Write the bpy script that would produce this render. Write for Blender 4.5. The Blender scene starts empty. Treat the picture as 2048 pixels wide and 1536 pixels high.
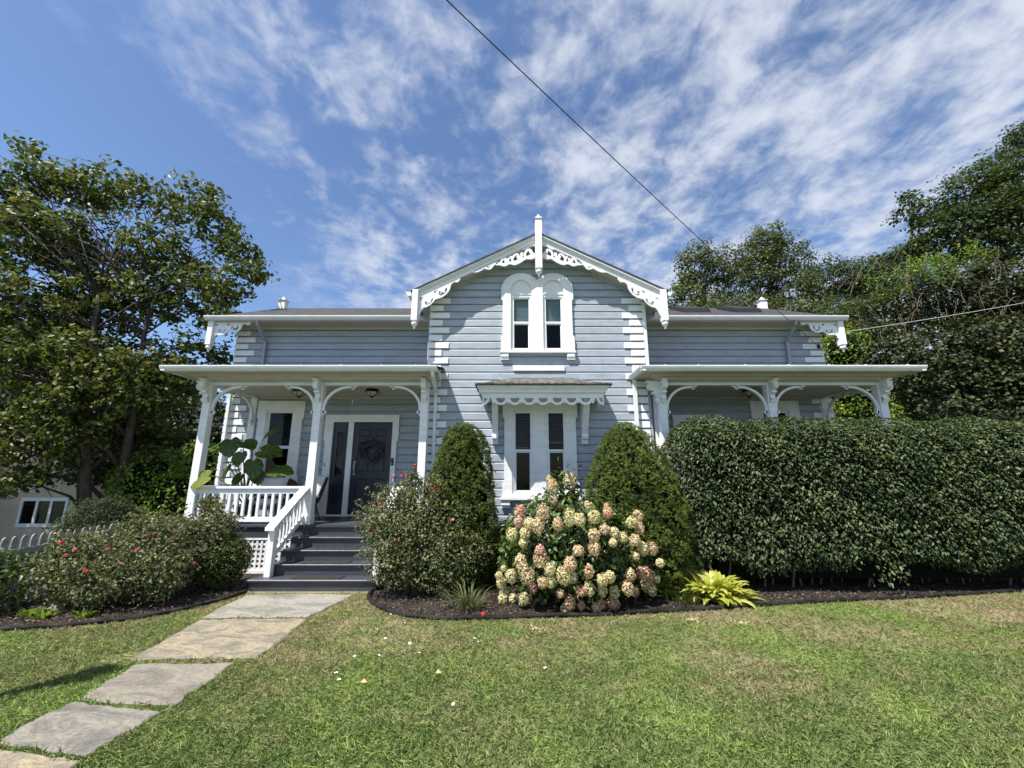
import bpy, math, random
import numpy as np
from mathutils import Vector, Matrix
random.seed(7); RNG = np.random.default_rng(7)
R = math.radians
scene = bpy.context.scene
# ---------------------------------------------------------------- camera
F = 815.0; TH = math.atan(F/3750.0); CZ = 1.8
cam = bpy.data.cameras.new('camera'); co = bpy.data.objects.new('camera', cam)
scene.collection.objects.link(co); scene.camera = co
cam.sensor_width = 36; cam.lens = 36*F/2048; cam.clip_end = 2000; cam.clip_start = .05
co.location = (0, 0, CZ); co.rotation_euler = (math.pi/2+TH, 0, 0)
scene.render.resolution_x = 1024; scene.render.resolution_y = 768
# ---------------------------------------------------------------- sun, sky
SD = Vector((.30, .28, -.70)).normalized()          # the way the light travels
sun = bpy.data.lights.new('sun', 'SUN'); so = bpy.data.objects.new('sun', sun)
scene.collection.objects.link(so); sun.energy = 4.5; sun.angle = R(.53); sun.color = (1, .95, .87)
so.rotation_euler = SD.to_track_quat('-Z', 'Y').to_euler()
w = bpy.data.worlds.new('World'); scene.world = w; w.use_nodes = True
nt = w.node_tree; N = nt.nodes; LK = nt.links; N.clear()
def nn(t, **k):
    n = N.new(t)
    for a, b in k.items(): setattr(n, a, b)
    return n
def mth(op, a, b=None, c=None, clamp=False):
    n = nn('ShaderNodeMath', operation=op); n.use_clamp = clamp
    for i, v in enumerate((a, b, c)):
        if v is None: continue
        if isinstance(v, (int, float)): n.inputs[i].default_value = v
        else: LK.new(v, n.inputs[i])
    return n.outputs[0]
sky = nn('ShaderNodeTexSky', sky_type='NISHITA'); sky.sun_disc = False
sky.sun_elevation = math.asin(-SD.z); sky.sun_rotation = math.atan2(-SD.x, -SD.y)
sky.air_density = 1.0; sky.dust_density = .6; sky.ozone_density = 2.4; sky.altitude = 200
tc = nn('ShaderNodeTexCoord'); sp = nn('ShaderNodeSeparateXYZ'); LK.new(tc.outputs['Generated'], sp.inputs[0])
den = mth('ADD', mth('MAXIMUM', sp.outputs[2], 0.0), .12)
px_ = mth('DIVIDE', sp.outputs[0], den); py_ = mth('DIVIDE', sp.outputs[1], den)
def cloudnoise(sx, sy, scale, detail, rough, dist, off):
    cb = nn('ShaderNodeCombineXYZ'); LK.new(mth('MULTIPLY', px_, sx), cb.inputs[0]); LK.new(mth('MULTIPLY', py_, sy), cb.inputs[1]); cb.inputs[2].default_value = off
    n = nn('ShaderNodeTexNoise'); LK.new(cb.outputs[0], n.inputs['Vector'])
    n.inputs['Scale'].default_value = scale; n.inputs['Detail'].default_value = detail; n.inputs['Roughness'].default_value = rough; n.inputs['Distortion'].default_value = dist
    return n.outputs['Fac']
big = cloudnoise(1.0, .55, 1.6, 3, .5, .3, 3.1)
mid = cloudnoise(1.0, .82, 6.5, 6, .58, .35, 8.4)
fine = cloudnoise(1.0, 1.0, 19, 4, .55, .3, 1.7)
# coverage rises from the clear left to the covered right
cov = mth('MULTIPLY', mth('ADD', px_, 1.9), .26, clamp=True)
s = mth('ADD', mth('ADD', mth('MULTIPLY', big, .85), mth('MULTIPLY', mid, 1.30)), mth('MULTIPLY', fine, .50))
s = mth('ADD', s, mth('MULTIPLY', cov, .34))
cl = nn('ShaderNodeMapRange', interpolation_type='SMOOTHSTEP'); LK.new(s, cl.inputs[0])
cl.inputs[1].default_value = 1.30; cl.inputs[2].default_value = 1.90; cl.inputs[3].default_value = 0; cl.inputs[4].default_value = .88
elev = mth('MULTIPLY', mth('SUBTRACT', sp.outputs[2], .02), 9, clamp=True)
fac = mth('MULTIPLY', mth('MULTIPLY', cl.outputs[0], elev), mth('MULTIPLY', mth('ADD', px_, 1.12), 1.5, clamp=True))
mx = nn('ShaderNodeMix', data_type='RGBA'); LK.new(fac, mx.inputs[0])
tint = nn('ShaderNodeMix', data_type='RGBA', blend_type='MULTIPLY'); tint.inputs[0].default_value = 1
LK.new(sky.outputs[0], tint.inputs[6]); tint.inputs[7].default_value = (.92, .98, 1.08, 1)
LK.new(tint.outputs[2], mx.inputs[6]); mx.inputs[7].default_value = (4.6, 4.9, 5.5, 1)
bg = nn('ShaderNodeBackground'); bg.inputs[1].default_value = .085; LK.new(mx.outputs[2], bg.inputs[0])
wo = nn('ShaderNodeOutputWorld'); LK.new(bg.outputs[0], wo.inputs[0])
scene.view_settings.view_transform = 'Standard'; scene.view_settings.look = 'None'
scene.view_settings.exposure = 1.0; scene.view_settings.gamma = 1
scene.render.engine = 'CYCLES'; scene.cycles.max_bounces = 7; scene.cycles.transparent_max_bounces = 8
scene.cycles.diffuse_bounces = 3

# ---------------------------------------------------------------- helpers
CT, ST = math.cos(TH), math.sin(TH)
def at(px, py, Y):
    u = px-1024; v = 768-py; fw = F*CT-v*ST; up = F*ST+v*CT
    return Vector((u/fw*Y, Y, CZ+up/fw*Y))
def gr(px, py, z=0.0):
    v = 768-py; fw = F*CT-v*ST; up = F*ST+v*CT; Y = (z-CZ)/(up/fw)
    return Vector(((px-1024)/fw*Y, Y, z))
COL = scene.collection
def tag(o, label=None, cat=None, group=None, kind=None):
    if label: o['label'] = label
    if cat: o['category'] = cat
    if group: o['group'] = group
    if kind: o['kind'] = kind
    return o
def empty(name, loc, label=None, cat=None, group=None, rz=0):
    o = bpy.data.objects.new(name, None); COL.objects.link(o); o.location = loc; o.rotation_euler.z = rz
    o.empty_display_size = .1
    return tag(o, label, cat, group)
def link(name, me, parent=None, loc=None):
    o = bpy.data.objects.new(name, me); COL.objects.link(o)
    if parent is not None:
        o.parent = parent
        if loc is None:
            q = Vector((0, 0, 0)); a = parent
            while a is not None: q += a.location; a = a.parent
            o.location = -q     # meshes are written in world coordinates
    if loc is not None: o.location = loc
    return o
class MB:
    def __init__(s): s.v = []; s.f = []
    def add(s, vs, fs):
        b = len(s.v); s.v += [tuple(p) for p in vs]; s.f += [tuple(i+b for i in f) for f in fs]; return s
    def box(s, x0, x1, y0, y1, z0, z1, bev=0):
        if x0 > x1: x0, x1 = x1, x0
        if y0 > y1: y0, y1 = y1, y0
        if z0 > z1: z0, z1 = z1, z0
        if bev <= 0:
            return s.add([(x0,y0,z0),(x1,y0,z0),(x1,y1,z0),(x0,y1,z0),(x0,y0,z1),(x1,y0,z1),(x1,y1,z1),(x0,y1,z1)],
                  [(0,3,2,1),(4,5,6,7),(0,1,5,4),(1,2,6,5),(2,3,7,6),(3,0,4,7)])
        b = bev   # chamfer the vertical-face outline towards the viewer (front, -y)
        return s.add([(x0+b,y0,z0+b),(x1-b,y0,z0+b),(x1-b,y0,z1-b),(x0+b,y0,z1-b),
                      (x0,y0+b,z0),(x1,y0+b,z0),(x1,y0+b,z1),(x0,y0+b,z1),
                      (x0,y1,z0),(x1,y1,z0),(x1,y1,z1),(x0,y1,z1)],
              [(0,1,2,3),(4,5,1,0),(5,6,2,1),(6,7,3,2),(7,4,0,3),(8,9,5,4),(9,10,6,5),(10,11,7,6),(11,8,4,7),(9,8,11,10)])
    def prism(s, poly, axis, t0, t1):
        """poly: 2D points; axis 'y' -> (x,z) extruded along y; 'x' -> (y,z) along x; 'z' -> (x,y)"""
        n = len(poly)
        def P(p, t):
            return {'y': (p[0], t, p[1]), 'x': (t, p[0], p[1]), 'z': (p[0], p[1], t)}[axis]
        a = sum(poly[i][0]*poly[(i+1)%n][1]-poly[(i+1)%n][0]*poly[i][1] for i in range(n))
        if (a < 0): poly = poly[::-1]
        vs = [P(p, t0) for p in poly]+[P(p, t1) for p in poly]
        f = [tuple(range(n))[::-1], tuple(range(n, 2*n))]
        f += [(i, (i+1)%n, n+(i+1)%n, n+i) for i in range(n)]
        if axis == 'y': f = [q[::-1] for q in f]
        return s.add(vs, f)
    def tube(s, pts, r, n=8, cap=True):
        pts = [Vector(p) for p in pts]; rs = r if isinstance(r, (list, tuple)) else [r]*len(pts)
        vs = []; up = Vector((0, 0, 1)); prev = None
        for i, p in enumerate(pts):
            d = (pts[min(i+1, len(pts)-1)]-pts[max(i-1, 0)])
            if d.length < 1e-9: d = Vector((0, 0, 1))
            d.normalize()
            a = prev-d*prev.dot(d) if prev is not None else d.cross(up if abs(d.z) < .9 else Vector((1, 0, 0)))
            if a.length < 1e-6: a = d.orthogonal()
            a.normalize(); prev = a; b = d.cross(a)
            for k in range(n):
                t = 2*math.pi*(k+.5)/n; vs.append(p+(a*math.cos(t)+b*math.sin(t))*rs[i])
        fs = [(i*n+k, i*n+(k+1)%n, (i+1)*n+(k+1)%n, (i+1)*n+k) for i in range(len(pts)-1) for k in range(n)]
        if cap: fs += [tuple(range(n))[::-1], tuple((len(pts)-1)*n+k for k in range(n))]
        return s.add(vs, fs)
    def lathe(s, cx, cy, prof, n=14):
        vs = []
        for (r, z) in prof:
            for k in range(n):
                t = 2*math.pi*(k+.5)/n; vs.append((cx+r*math.cos(t), cy+r*math.sin(t), z))
        m = len(prof)
        fs = [(i*n+k, i*n+(k+1)%n, (i+1)*n+(k+1)%n, (i+1)*n+k) for i in range(m-1) for k in range(n)]
        fs += [tuple(range(n))[::-1], tuple((m-1)*n+k for k in range(n))]
        return s.add(vs, fs)
    def ribbon(s, pts, wd, axis, t0, t1):
        """flat band of width wd along 2D pts, extruded t0..t1 (fretwork)"""
        n = len(pts); ws = wd if isinstance(wd, (list, tuple)) else [wd]*n
        L = []; Rr = []
        for i in range(n):
            a = pts[max(i-1, 0)]; b = pts[min(i+1, n-1)]; dx = b[0]-a[0]; dy = b[1]-a[1]; l = math.hypot(dx, dy) or 1
            nx, ny = -dy/l, dx/l; h = ws[i]/2
            L.append((pts[i][0]+nx*h, pts[i][1]+ny*h)); Rr.append((pts[i][0]-nx*h, pts[i][1]-ny*h))
        def P(p, t): return {'y': (p[0], t, p[1]), 'x': (t, p[0], p[1])}[axis]
        vs = []
        for i in range(n): vs += [P(L[i], t0), P(Rr[i], t0), P(Rr[i], t1), P(L[i], t1)]
        fs = []
        for i in range(n-1):
            for k in range(4): fs.append((i*4+k, i*4+(k+1)%4, (i+1)*4+(k+1)%4, (i+1)*4+k))
        fs += [(3, 2, 1, 0), ((n-1)*4, (n-1)*4+1, (n-1)*4+2, (n-1)*4+3)]
        return s.add(vs, fs)
    def build(s, name, mat, parent=None, smooth=False, fix=True):
        me = bpy.data.meshes.new(name); me.from_pydata(s.v, [], s.f); me.materials.append(mat)
        if fix:
            import bmesh
            bm = bmesh.new(); bm.from_mesh(me); bmesh.ops.recalc_face_normals(bm, faces=bm.faces); bm.to_mesh(me); bm.free()
        if smooth: me.polygons.foreach_set('use_smooth', [True]*len(me.polygons))
        me.update()
        return link(name, me, parent)
def copy_tree(o, parent=None):
    c = o.copy(); COL.objects.link(c)
    if parent is not None: c.parent = parent
    for ch in list(o.children): copy_tree(ch, c)
    return c
# ---------------------------------------------------------------- materials
class NT:
    def __init__(s, name):
        s.m = bpy.data.materials.new(name); s.m.use_nodes = True; s.t = s.m.node_tree; s.t.nodes.clear()
        s.out = s.n('ShaderNodeOutputMaterial'); s.b = s.n('ShaderNodeBsdfPrincipled'); s.l(s.b.outputs[0], s.out.inputs[0])
        s.geo = s.n('ShaderNodeNewGeometry'); s.pos = s.geo.outputs['Position']
    def n(s, t, **k):
        q = s.t.nodes.new(t)
        for a, b in k.items(): setattr(q, a, b)
        return q
    def l(s, a, b): s.t.links.new(a, b)
    def noise(s, scale, detail=4, rough=.55, vec=None, dist=0, sc3=None):
        q = s.n('ShaderNodeTexNoise'); q.inputs['Scale'].default_value = scale; q.inputs['Detail'].default_value = detail
        q.inputs['Roughness'].default_value = rough; q.inputs['Distortion'].default_value = dist
        v = vec or s.pos
        if sc3:
            mp = s.n('ShaderNodeMapping'); mp.inputs['Scale'].default_value = sc3; s.l(v, mp.inputs[0]); v = mp.outputs[0]
        s.l(v, q.inputs['Vector']); return q.outputs['Fac']
    def ramp(s, fac, stops):
        q = s.n('ShaderNodeValToRGB'); s.l(fac, q.inputs[0]); e = q.color_ramp.elements
        while len(e) < len(stops): e.new(.5)
        for i, (p, c) in enumerate(stops): e[i].position = p; e[i].color = (*c, 1)
        return q.outputs[0]
    def mix(s, fac, a, b, blend='MIX'):
        q = s.n('ShaderNodeMix', data_type='RGBA', blend_type=blend)
        for i, v in ((0, fac), (6, a), (7, b)):
            if isinstance(v, (int, float)): q.inputs[i].default_value = v
            elif isinstance(v, tuple): q.inputs[i].default_value = (*v, 1)
            else: s.l(v, q.inputs[i])
        return q.outputs[2]
    def bump(s, h, strength=.3, dist=.01):
        q = s.n('ShaderNodeBump'); q.inputs['Strength'].default_value = strength; q.inputs['Distance'].default_value = dist
        s.l(h, q.inputs['Height']); s.l(q.outputs[0], s.b.inputs['Normal']); return q
    def attr(s, name):
        q = s.n('ShaderNodeAttribute', attribute_name=name); return q.outputs['Fac']
    def done(s, col=None, rough=.5, spec=None, metal=0):
        if col is not None:
            if isinstance(col, tuple): s.b.inputs['Base Color'].default_value = (*col, 1)
            else: s.l(col, s.b.inputs['Base Color'])
        s.b.inputs['Roughness'].default_value = rough; s.b.inputs['Metallic'].default_value = metal
        if spec is not None: s.b.inputs['Specular IOR Level'].default_value = spec
        return s.m
def paint(name, c, var=.08, rough=.5, bump=.25, streak=True):
    t = NT(name); a = t.noise(3.0, 5, .6, sc3=(1, 1, 4)); b = t.noise(40, 3, .6, sc3=(.25, 1, 1))
    d = tuple(x*(1-var*2.2) for x in c); e = tuple(min(1, x*(1+var)) for x in c)
    col = t.ramp(a, [(.3, d), (.7, e)])
    col = t.mix(.12, col, t.ramp(b, [(.35, tuple(x*.6 for x in c)), (.65, c)]))
    g_ = t.noise(.9, 6, .7, sc3=(1.6, 1, .5)); col = t.mix(t.ramp(g_, [(.50, (0, 0, 0)), (.78, (.30, .30, .30))]), col, tuple(x*.55 for x in (c[0], c[1]*.98, c[2]*.9)))
    t.bump(b, bump, .004)
    return t.done(col, rough)
M = {}
M['white'] = paint('white_paint', (.82, .83, .835), .05, .45)
M['siding'] = paint('siding_paint', (.35, .393, .445), .085, .5, .35)
M['slate'] = paint('slate_paint', (.050, .055, .070), .12, .42)
M['door'] = paint('door_paint', (.014, .018, .030), .05, .4)
M['gutter'] = paint('gutter_white', (.74, .76, .76), .05, .35)
M['gutterblue'] = paint('downspout_grey', (.33, .36, .40), .05, .4)
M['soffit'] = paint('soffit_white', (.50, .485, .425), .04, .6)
def mk_shingle():
    t = NT('roof_shingle'); br = t.n('ShaderNodeTexBrick'); br.offset = .5
    mp = t.n('ShaderNodeMapping'); mp.inputs['Scale'].default_value = (1, 1, 1); t.l(t.pos, mp.inputs[0])
    sx = t.n('ShaderNodeSeparateXYZ'); t.l(t.pos, sx.inputs[0]); cb = t.n('ShaderNodeCombineXYZ')
    ad = t.n('ShaderNodeMath', operation='ADD'); t.l(sx.outputs[0], ad.inputs[0]); t.l(sx.outputs[1], ad.inputs[1])
    t.l(ad.outputs[0], cb.inputs[0]); t.l(sx.outputs[2], cb.inputs[1]); t.l(cb.outputs[0], br.inputs['Vector'])
    br.inputs['Scale'].default_value = 1; br.inputs['Brick Width'].default_value = .23; br.inputs['Row Height'].default_value = .062
    br.inputs['Mortar Size'].default_value = .006; br.inputs['Color1'].default_value = (.017, .016, .016, 1); br.inputs['Color2'].default_value = (.050, .047, .046, 1)
    br.inputs['Mortar'].default_value = (.03, .03, .03, 1)
    c = t.mix(.45, br.outputs[0], t.ramp(t.noise(9, 5, .8, sc3=(.6, 1, 3)), [(.4, (.007, .007, .007)), (.6, (.085, .08, .08))]))
    t.bump(br.outputs['Fac'], .8, -.01); return t.done(c, .9)
M['shingle'] = mk_shingle()
def mk_wornwood():
    t = NT('weathered_shingle'); c = t.ramp(t.noise(11, 5, .75, sc3=(1, 1.5, 4)), [(.40, (.020, .019, .018)), (.5, (.075, .070, .065)), (.60, (.20, .185, .17))])
    t.bump(t.noise(30, 4), .6, .01); return t.done(c, .9)
M['worn'] = mk_wornwood()
def simple(name, c, rough=.5, metal=0, spec=None): return NT(name).done(c, rough, spec, metal)
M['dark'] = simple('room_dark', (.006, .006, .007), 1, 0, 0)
M['bronze'] = simple('dark_bronze', (.03, .022, .016), .4, .8)
M['frost'] = simple('frosted_glass', (.45, .42, .36), .4)
M['black'] = simple('black_plastic', (.010, .010, .011), .5)
M['edge'] = NT('edging_rubber'); M['edge'] = M['edge'].done(M['edge'].ramp(M['edge'].noise(6, 5, .7), [(.4, (.006, .006, .006)), (.75, (.04, .036, .032))]), .8, .2)
M['brass'] = simple('aged_nickel', (.30, .28, .25), .3, 1)
M['curtain'] = simple('window_shade', (.33, .42, .47), .8)
M['blind'] = simple('blind_slat', (.16, .165, .165), .6)
M['chain'] = simple('wire_black', (.01, .01, .011), .6)
M['wirelight'] = simple('wire_grey', (.55, .55, .52), .6)
def mk_glass():
    t = NT('window_glass'); t.t.nodes.remove(t.b)
    tr = t.n('ShaderNodeBsdfTransparent'); tr.inputs[0].default_value = (.72, .76, .76, 1); g = t.n('ShaderNodeBsdfGlossy'); g.inputs['Roughness'].default_value = .02
    fr = t.n('ShaderNodeFresnel'); fr.inputs[0].default_value = 1.5; m = t.n('ShaderNodeMixShader')
    mm = t.n('ShaderNodeMath', operation='MULTIPLY_ADD'); t.l(fr.outputs[0], mm.inputs[0]); mm.inputs[1].default_value = .5; mm.inputs[2].default_value = .0
    nb = t.n('ShaderNodeBump'); nb.inputs['Strength'].default_value = .06; nb.inputs['Distance'].default_value = .02; t.l(t.noise(2.5, 1), nb.inputs['Height']); t.l(nb.outputs[0], g.inputs['Normal'])
    t.l(mm.outputs[0], m.inputs[0]); t.l(tr.outputs[0], m.inputs[1]); t.l(g.outputs[0], m.inputs[2]); t.l(m.outputs[0], t.out.inputs[0]); return t.m
M['glass'] = mk_glass()
def leafmat(name, c0, c1, c2, trans=.3, rough=.45, gloss=.4, patch=.8):
    """c0 dark, c1 mid, c2 light; per-leaf random + slow patches"""
    t = NT(name); r = t.attr('rnd'); p = t.noise(patch, 2)
    a = t.n('ShaderNodeMath', operation='MULTIPLY_ADD'); t.l(p, a.inputs[0]); a.inputs[1].default_value = .9; 
    b = t.n('ShaderNodeMath', operation='MULTIPLY_ADD'); t.l(r, b.inputs[0]); b.inputs[1].default_value = .75; b.inputs[2].default_value = -.31
    t.l(b.outputs[0], a.inputs[2])
    col = t.ramp(a.outputs[0], [(.15, c0), (.5, c1), (.92, c2)])
    t.done(col, rough, gloss)
    tl = t.n('ShaderNodeBsdfTranslucent'); mc = t.mix(.5, col, (min(1, c1[0]*2.6), min(1, c1[1]*2.6), c1[2]*.9)); t.l(mc, tl.inputs[0])
    m = t.n('ShaderNodeMixShader'); m.inputs[0].default_value = trans
    t.l(t.b.outputs[0], m.inputs[1]); t.l(tl.outputs[0], m.inputs[2]); t.l(m.outputs[0], t.out.inputs[0]); return t.m
M['leaf_tree'] = leafmat('leaf_maple', (.024, .040, .010), (.060, .084, .020), (.185, .18, .048), .34, .45, .22)
M['leaf_far'] = leafmat('leaf_hill', (.015, .028, .009), (.040, .064, .018), (.105, .135, .040), .28, .55, .2, .25)
M['leaf_olive'] = leafmat('leaf_olive', (.022, .036, .012), (.060, .080, .025), (.15, .16, .06), .28, .5, .2, .3)
M['leaf_vine'] = leafmat('leaf_vine', (.012, .020, .007), (.032, .045, .015), (.095, .105, .042), .22, .5, .22, .5)
M['leaf_fresh'] = leafmat('leaf_fresh', (.05, .09, .012), (.12, .20, .02), (.24, .32, .04), .4, .45, .4)
M['leaf_hedge'] = leafmat('leaf_hedge', (.015, .029, .010), (.040, .062, .021), (.125, .155, .062), .12, .45, .22, 1.2)
M['leaf_spruce'] = leafmat('needle_spruce', (.026, .046, .008), (.075, .110, .018), (.18, .215, .040), .15, .6, .25, 2.5)
M['leaf_yew'] = leafmat('needle_yew', (.018, .034, .012), (.035, .060, .018), (.07, .10, .03), .12, .6, .25, 2)
M['leaf_box'] = leafmat('leaf_box', (.028, .045, .010), (.07, .10, .02), (.16, .19, .04), .25, .4, .4, 3)
M['leaf_rose'] = leafmat('leaf_rose', (.042, .056, .022), (.096, .118, .045), (.22, .23, .105), .22, .45, .25, 3)
M['leaf_hyd'] = leafmat('leaf_hydrangea', (.022, .045, .012), (.05, .09, .02), (.12, .18, .04), .3, .4, .4, 3)
M['leaf_hosta'] = leafmat('leaf_hosta', (.14, .20, .02), (.36, .38, .06), (.62, .58, .22), .35, .4, .4, 5)
M['leaf_ear'] = leafmat('leaf_elephant_ear', (.018, .046, .010), (.045, .090, .018), (.12, .17, .035), .42, .3, .5, 2)
M['leaf_ear_yellow'] = leafmat('leaf_elephant_ear_yellow', (.12, .15, .02), (.17, .20, .03), (.24, .26, .05), .4, .35, .5, 2)
M['grass'] = None
M['floret'] = leafmat('floret_cream_pink', (.48, .24, .19), (.62, .48, .31), (.66, .62, .42), .3, .6, .2, 7)
M['floret_pink'] = leafmat('floret_pink', (.46, .16, .16), (.58, .34, .27), (.64, .54, .38), .3, .6, .2, 7)
M['floret_green'] = leafmat('floret_green_cream', (.50, .38, .22), (.60, .55, .30), (.66, .64, .44), .3, .6, .2, 7)
M['rose_red'] = leafmat('petal_red', (.45, .012, .03), (.62, .02, .05), (.75, .08, .12), .25, .5, .3, 9)
M['rose_pink'] = leafmat('petal_pink', (.42, .06, .13), (.55, .13, .20), (.65, .30, .33), .25, .5, .3, 9)
M['rose_faded'] = leafmat('petal_faded', (.35, .10, .07), (.50, .20, .13), (.62, .35, .25), .25, .6, .3, 9)
def mk_bark(name, a, b):
    t = NT(name); n1 = t.noise(9, 6, .7, sc3=(1, 1, .25)); t.bump(n1, .8, .03)
    return t.done(t.ramp(n1, [(.3, a), (.7, b)]), .9)
M['bark'] = mk_bark('bark_grey_brown', (.018, .015, .012), (.085, .07, .055))
M['twig'] = mk_bark('twig_brown', (.07, .05, .035), (.20, .15, .10))
M['stem'] = simple('green_stem', (.08, .12, .03), .5)
M['stemdark'] = simple('dark_stem', (.03, .03, .028), .5)
M['core'] = simple('core_shade_fill', (.010, .012, .007), 1, 0, 0)  # near-black fill: the shade between the leaves is put into its colour
def mk_stone(name, a, b, c, sc=2.2, seed=0.0):
    t = NT(name); ob = t.n('ShaderNodeMapping'); ob.inputs['Location'].default_value = (seed, seed*.7, 0); t.l(t.pos, ob.inputs[0])
    n1 = t.noise(sc, 8, .68, ob.outputs[0], .8, (1, 2.0, 1)); n2 = t.noise(26, 5, .6, ob.outputs[0])
    col = t.ramp(n1, [(.38, a), (.49, b), (.56, c), (.60, b), (.68, c)]); col = t.mix(.35, col, t.ramp(n2, [(.3, tuple(x*.5 for x in b)), (.7, tuple(min(1, x*1.35) for x in b))]))
    ad = t.n('ShaderNodeMath', operation='MULTIPLY_ADD'); t.l(n1, ad.inputs[0]); ad.inputs[1].default_value = 2.5; t.l(n2, ad.inputs[2])
    t.bump(ad.outputs[0], .8, .02); return t.done(col, .85)
M['stone_pale'] = mk_stone('flagstone_pale', (.13, .12, .105), (.23, .215, .185), (.33, .31, .265), 1.6, 1)
M['stone_tan'] = mk_stone('flagstone_tan', (.14, .125, .105), (.215, .19, .145), (.40, .32, .19), 3.2, 5)
M['stone_grey'] = mk_stone('flagstone_grey', (.13, .115, .093), (.20, .178, .143), (.27, .245, .195), 1.9, 9)
M['stone_blue'] = mk_stone('flagstone_bluegrey', (.10, .092, .08), (.17, .158, .137), (.29, .265, .21), 1.7, 14)
M['rock'] = mk_stone('rock', (.12, .10, .08), (.22, .18, .14), (.34, .28, .22), 5, 3)
def mk_mulch(name='mulch'):
    t = NT(name); n1 = t.noise(55, 5, .7); n2 = t.noise(1.6, 3)
    c = t.ramp(n1, [(.35, (.008, .006, .005)), (.5, (.024, .018, .014)), (.68, (.075, .054, .040))])
    c = t.mix(t.ramp(n2, [(.4, (0, 0, 0)), (.7, (.5, .5, .5))]), c, (.06, .048, .038))
    t.bump(n1, 1, .03); return t.done(c, 1)
M['mulch'] = mk_mulch()
M['chip'] = leafmat('mulch_chip', (.012, .009, .007), (.035, .025, .018), (.26, .19, .13), 0.02, .9, .1, 9)
def mk_lawn(name, blade):
    t = NT(name); n1 = t.noise(.55, 4, .6); n2 = t.noise(3.2, 4, .6); n3 = t.noise(25, 3, .6)
    sx = t.n('ShaderNodeSeparateXYZ'); t.l(t.pos, sx.inputs[0])
    def ma(a, b, c):
        q = t.n('ShaderNodeMath', operation='MULTIPLY_ADD')
        for i, v in enumerate((a, b, c)):
            if isinstance(v, (int, float)): q.inputs[i].default_value = v
            else: t.l(v, q.inputs[i])
        return q.outputs[0]
    # dry near the bed in front of the house, greener towards the street
    dry = ma(sx.outputs[1], .088, -.585)
    f = ma(n1, .85, ma(n2, .75, dry))
    r = t.attr('rnd') if blade else n3
    f = ma(r, .42, f)
    g = t.ramp(f, [(.50, (.13, .205, .055)), (.74, (.225, .285, .095)), (.92, (.30, .295, .135)), (1.0, (.43, .36, .22))])
    lime = t.ramp(ma(r, .5, t.noise(.9, 3, .5, sc3=(1.3, 1, 1))), [(.78, (0, 0, 0)), (1.0, (1, 1, 1))])
    g = t.mix(lime, g, (.31, .42, .11))
    if not blade:
        g = t.mix(.55, g, t.ramp(n3, [(.3, (.05, .055, .022)), (.7, (.17, .14, .08))])); t.bump(n3, .8, .03)
    t.done(g, .6, .25)
    if blade:
        tl = t.n('ShaderNodeBsdfTranslucent'); t.l(g, tl.inputs[0]); m = t.n('ShaderNodeMixShader'); m.inputs[0].default_value = .3
        t.l(t.b.outputs[0], m.inputs[1]); t.l(tl.outputs[0], m.inputs[2]); t.l(m.outputs[0], t.out.inputs[0])
    return t.m
M['lawn'] = mk_lawn('lawn_soil', False); M['grass'] = mk_lawn('grass_blade', True)
M['hillground'] = simple('hill_undergrowth', (.030, .038, .018), 1)
M['cushion'] = paint('cushion_cloth', (.62, .62, .62), .05, .9, .5)
M['wicker'] = simple('wicker_brown', (.055, .042, .032), .8)
M['terracotta'] = simple('pot_dark', (.05, .04, .035), .7)
M['rubber'] = NT('rubber_mat'); _t = M['rubber']; _w = _t.n('ShaderNodeTexVoronoi'); _w.inputs['Scale'].default_value = 34; _t.l(_t.pos, _w.inputs['Vector'])
_t.bump(_w.outputs['Distance'], 1, .01); M['rubber'] = _t.done(_t.ramp(_w.outputs['Distance'], [(.1, (.05, .048, .045)), (.5, (.015, .015, .015))]), .7)
M['cream'] = paint('cream_siding', (.55, .48, .36), .05, .6)
def mk_brick():
    t = NT('brick'); br = t.n('ShaderNodeTexBrick'); mp = t.n('ShaderNodeMapping'); mp.inputs['Rotation'].default_value = (R(90), 0, 0); t.l(t.pos, mp.inputs[0]); t.l(mp.outputs[0], br.inputs['Vector'])
    br.inputs['Scale'].default_value = 4; br.inputs['Color1'].default_value = (.16, .07, .05, 1); br.inputs['Color2'].default_value = (.09, .045, .035, 1); br.inputs['Mortar'].default_value = (.2, .18, .16, 1)
    return t.done(br.outputs[0], .9)
M['brick'] = mk_brick()
M['teal'] = simple('teal_paint', (.02, .09, .12), .5)
M['fence'] = paint('fence_shade_grey', (.27, .27, .26), .2, .9)  # white pickets; the grey of their shade is put into the base colour
M['paper'] = simple('white_petal', (.85, .85, .84), .7)
M['tanleaf'] = simple('tan_leaf', (.55, .36, .18), .8)

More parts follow.
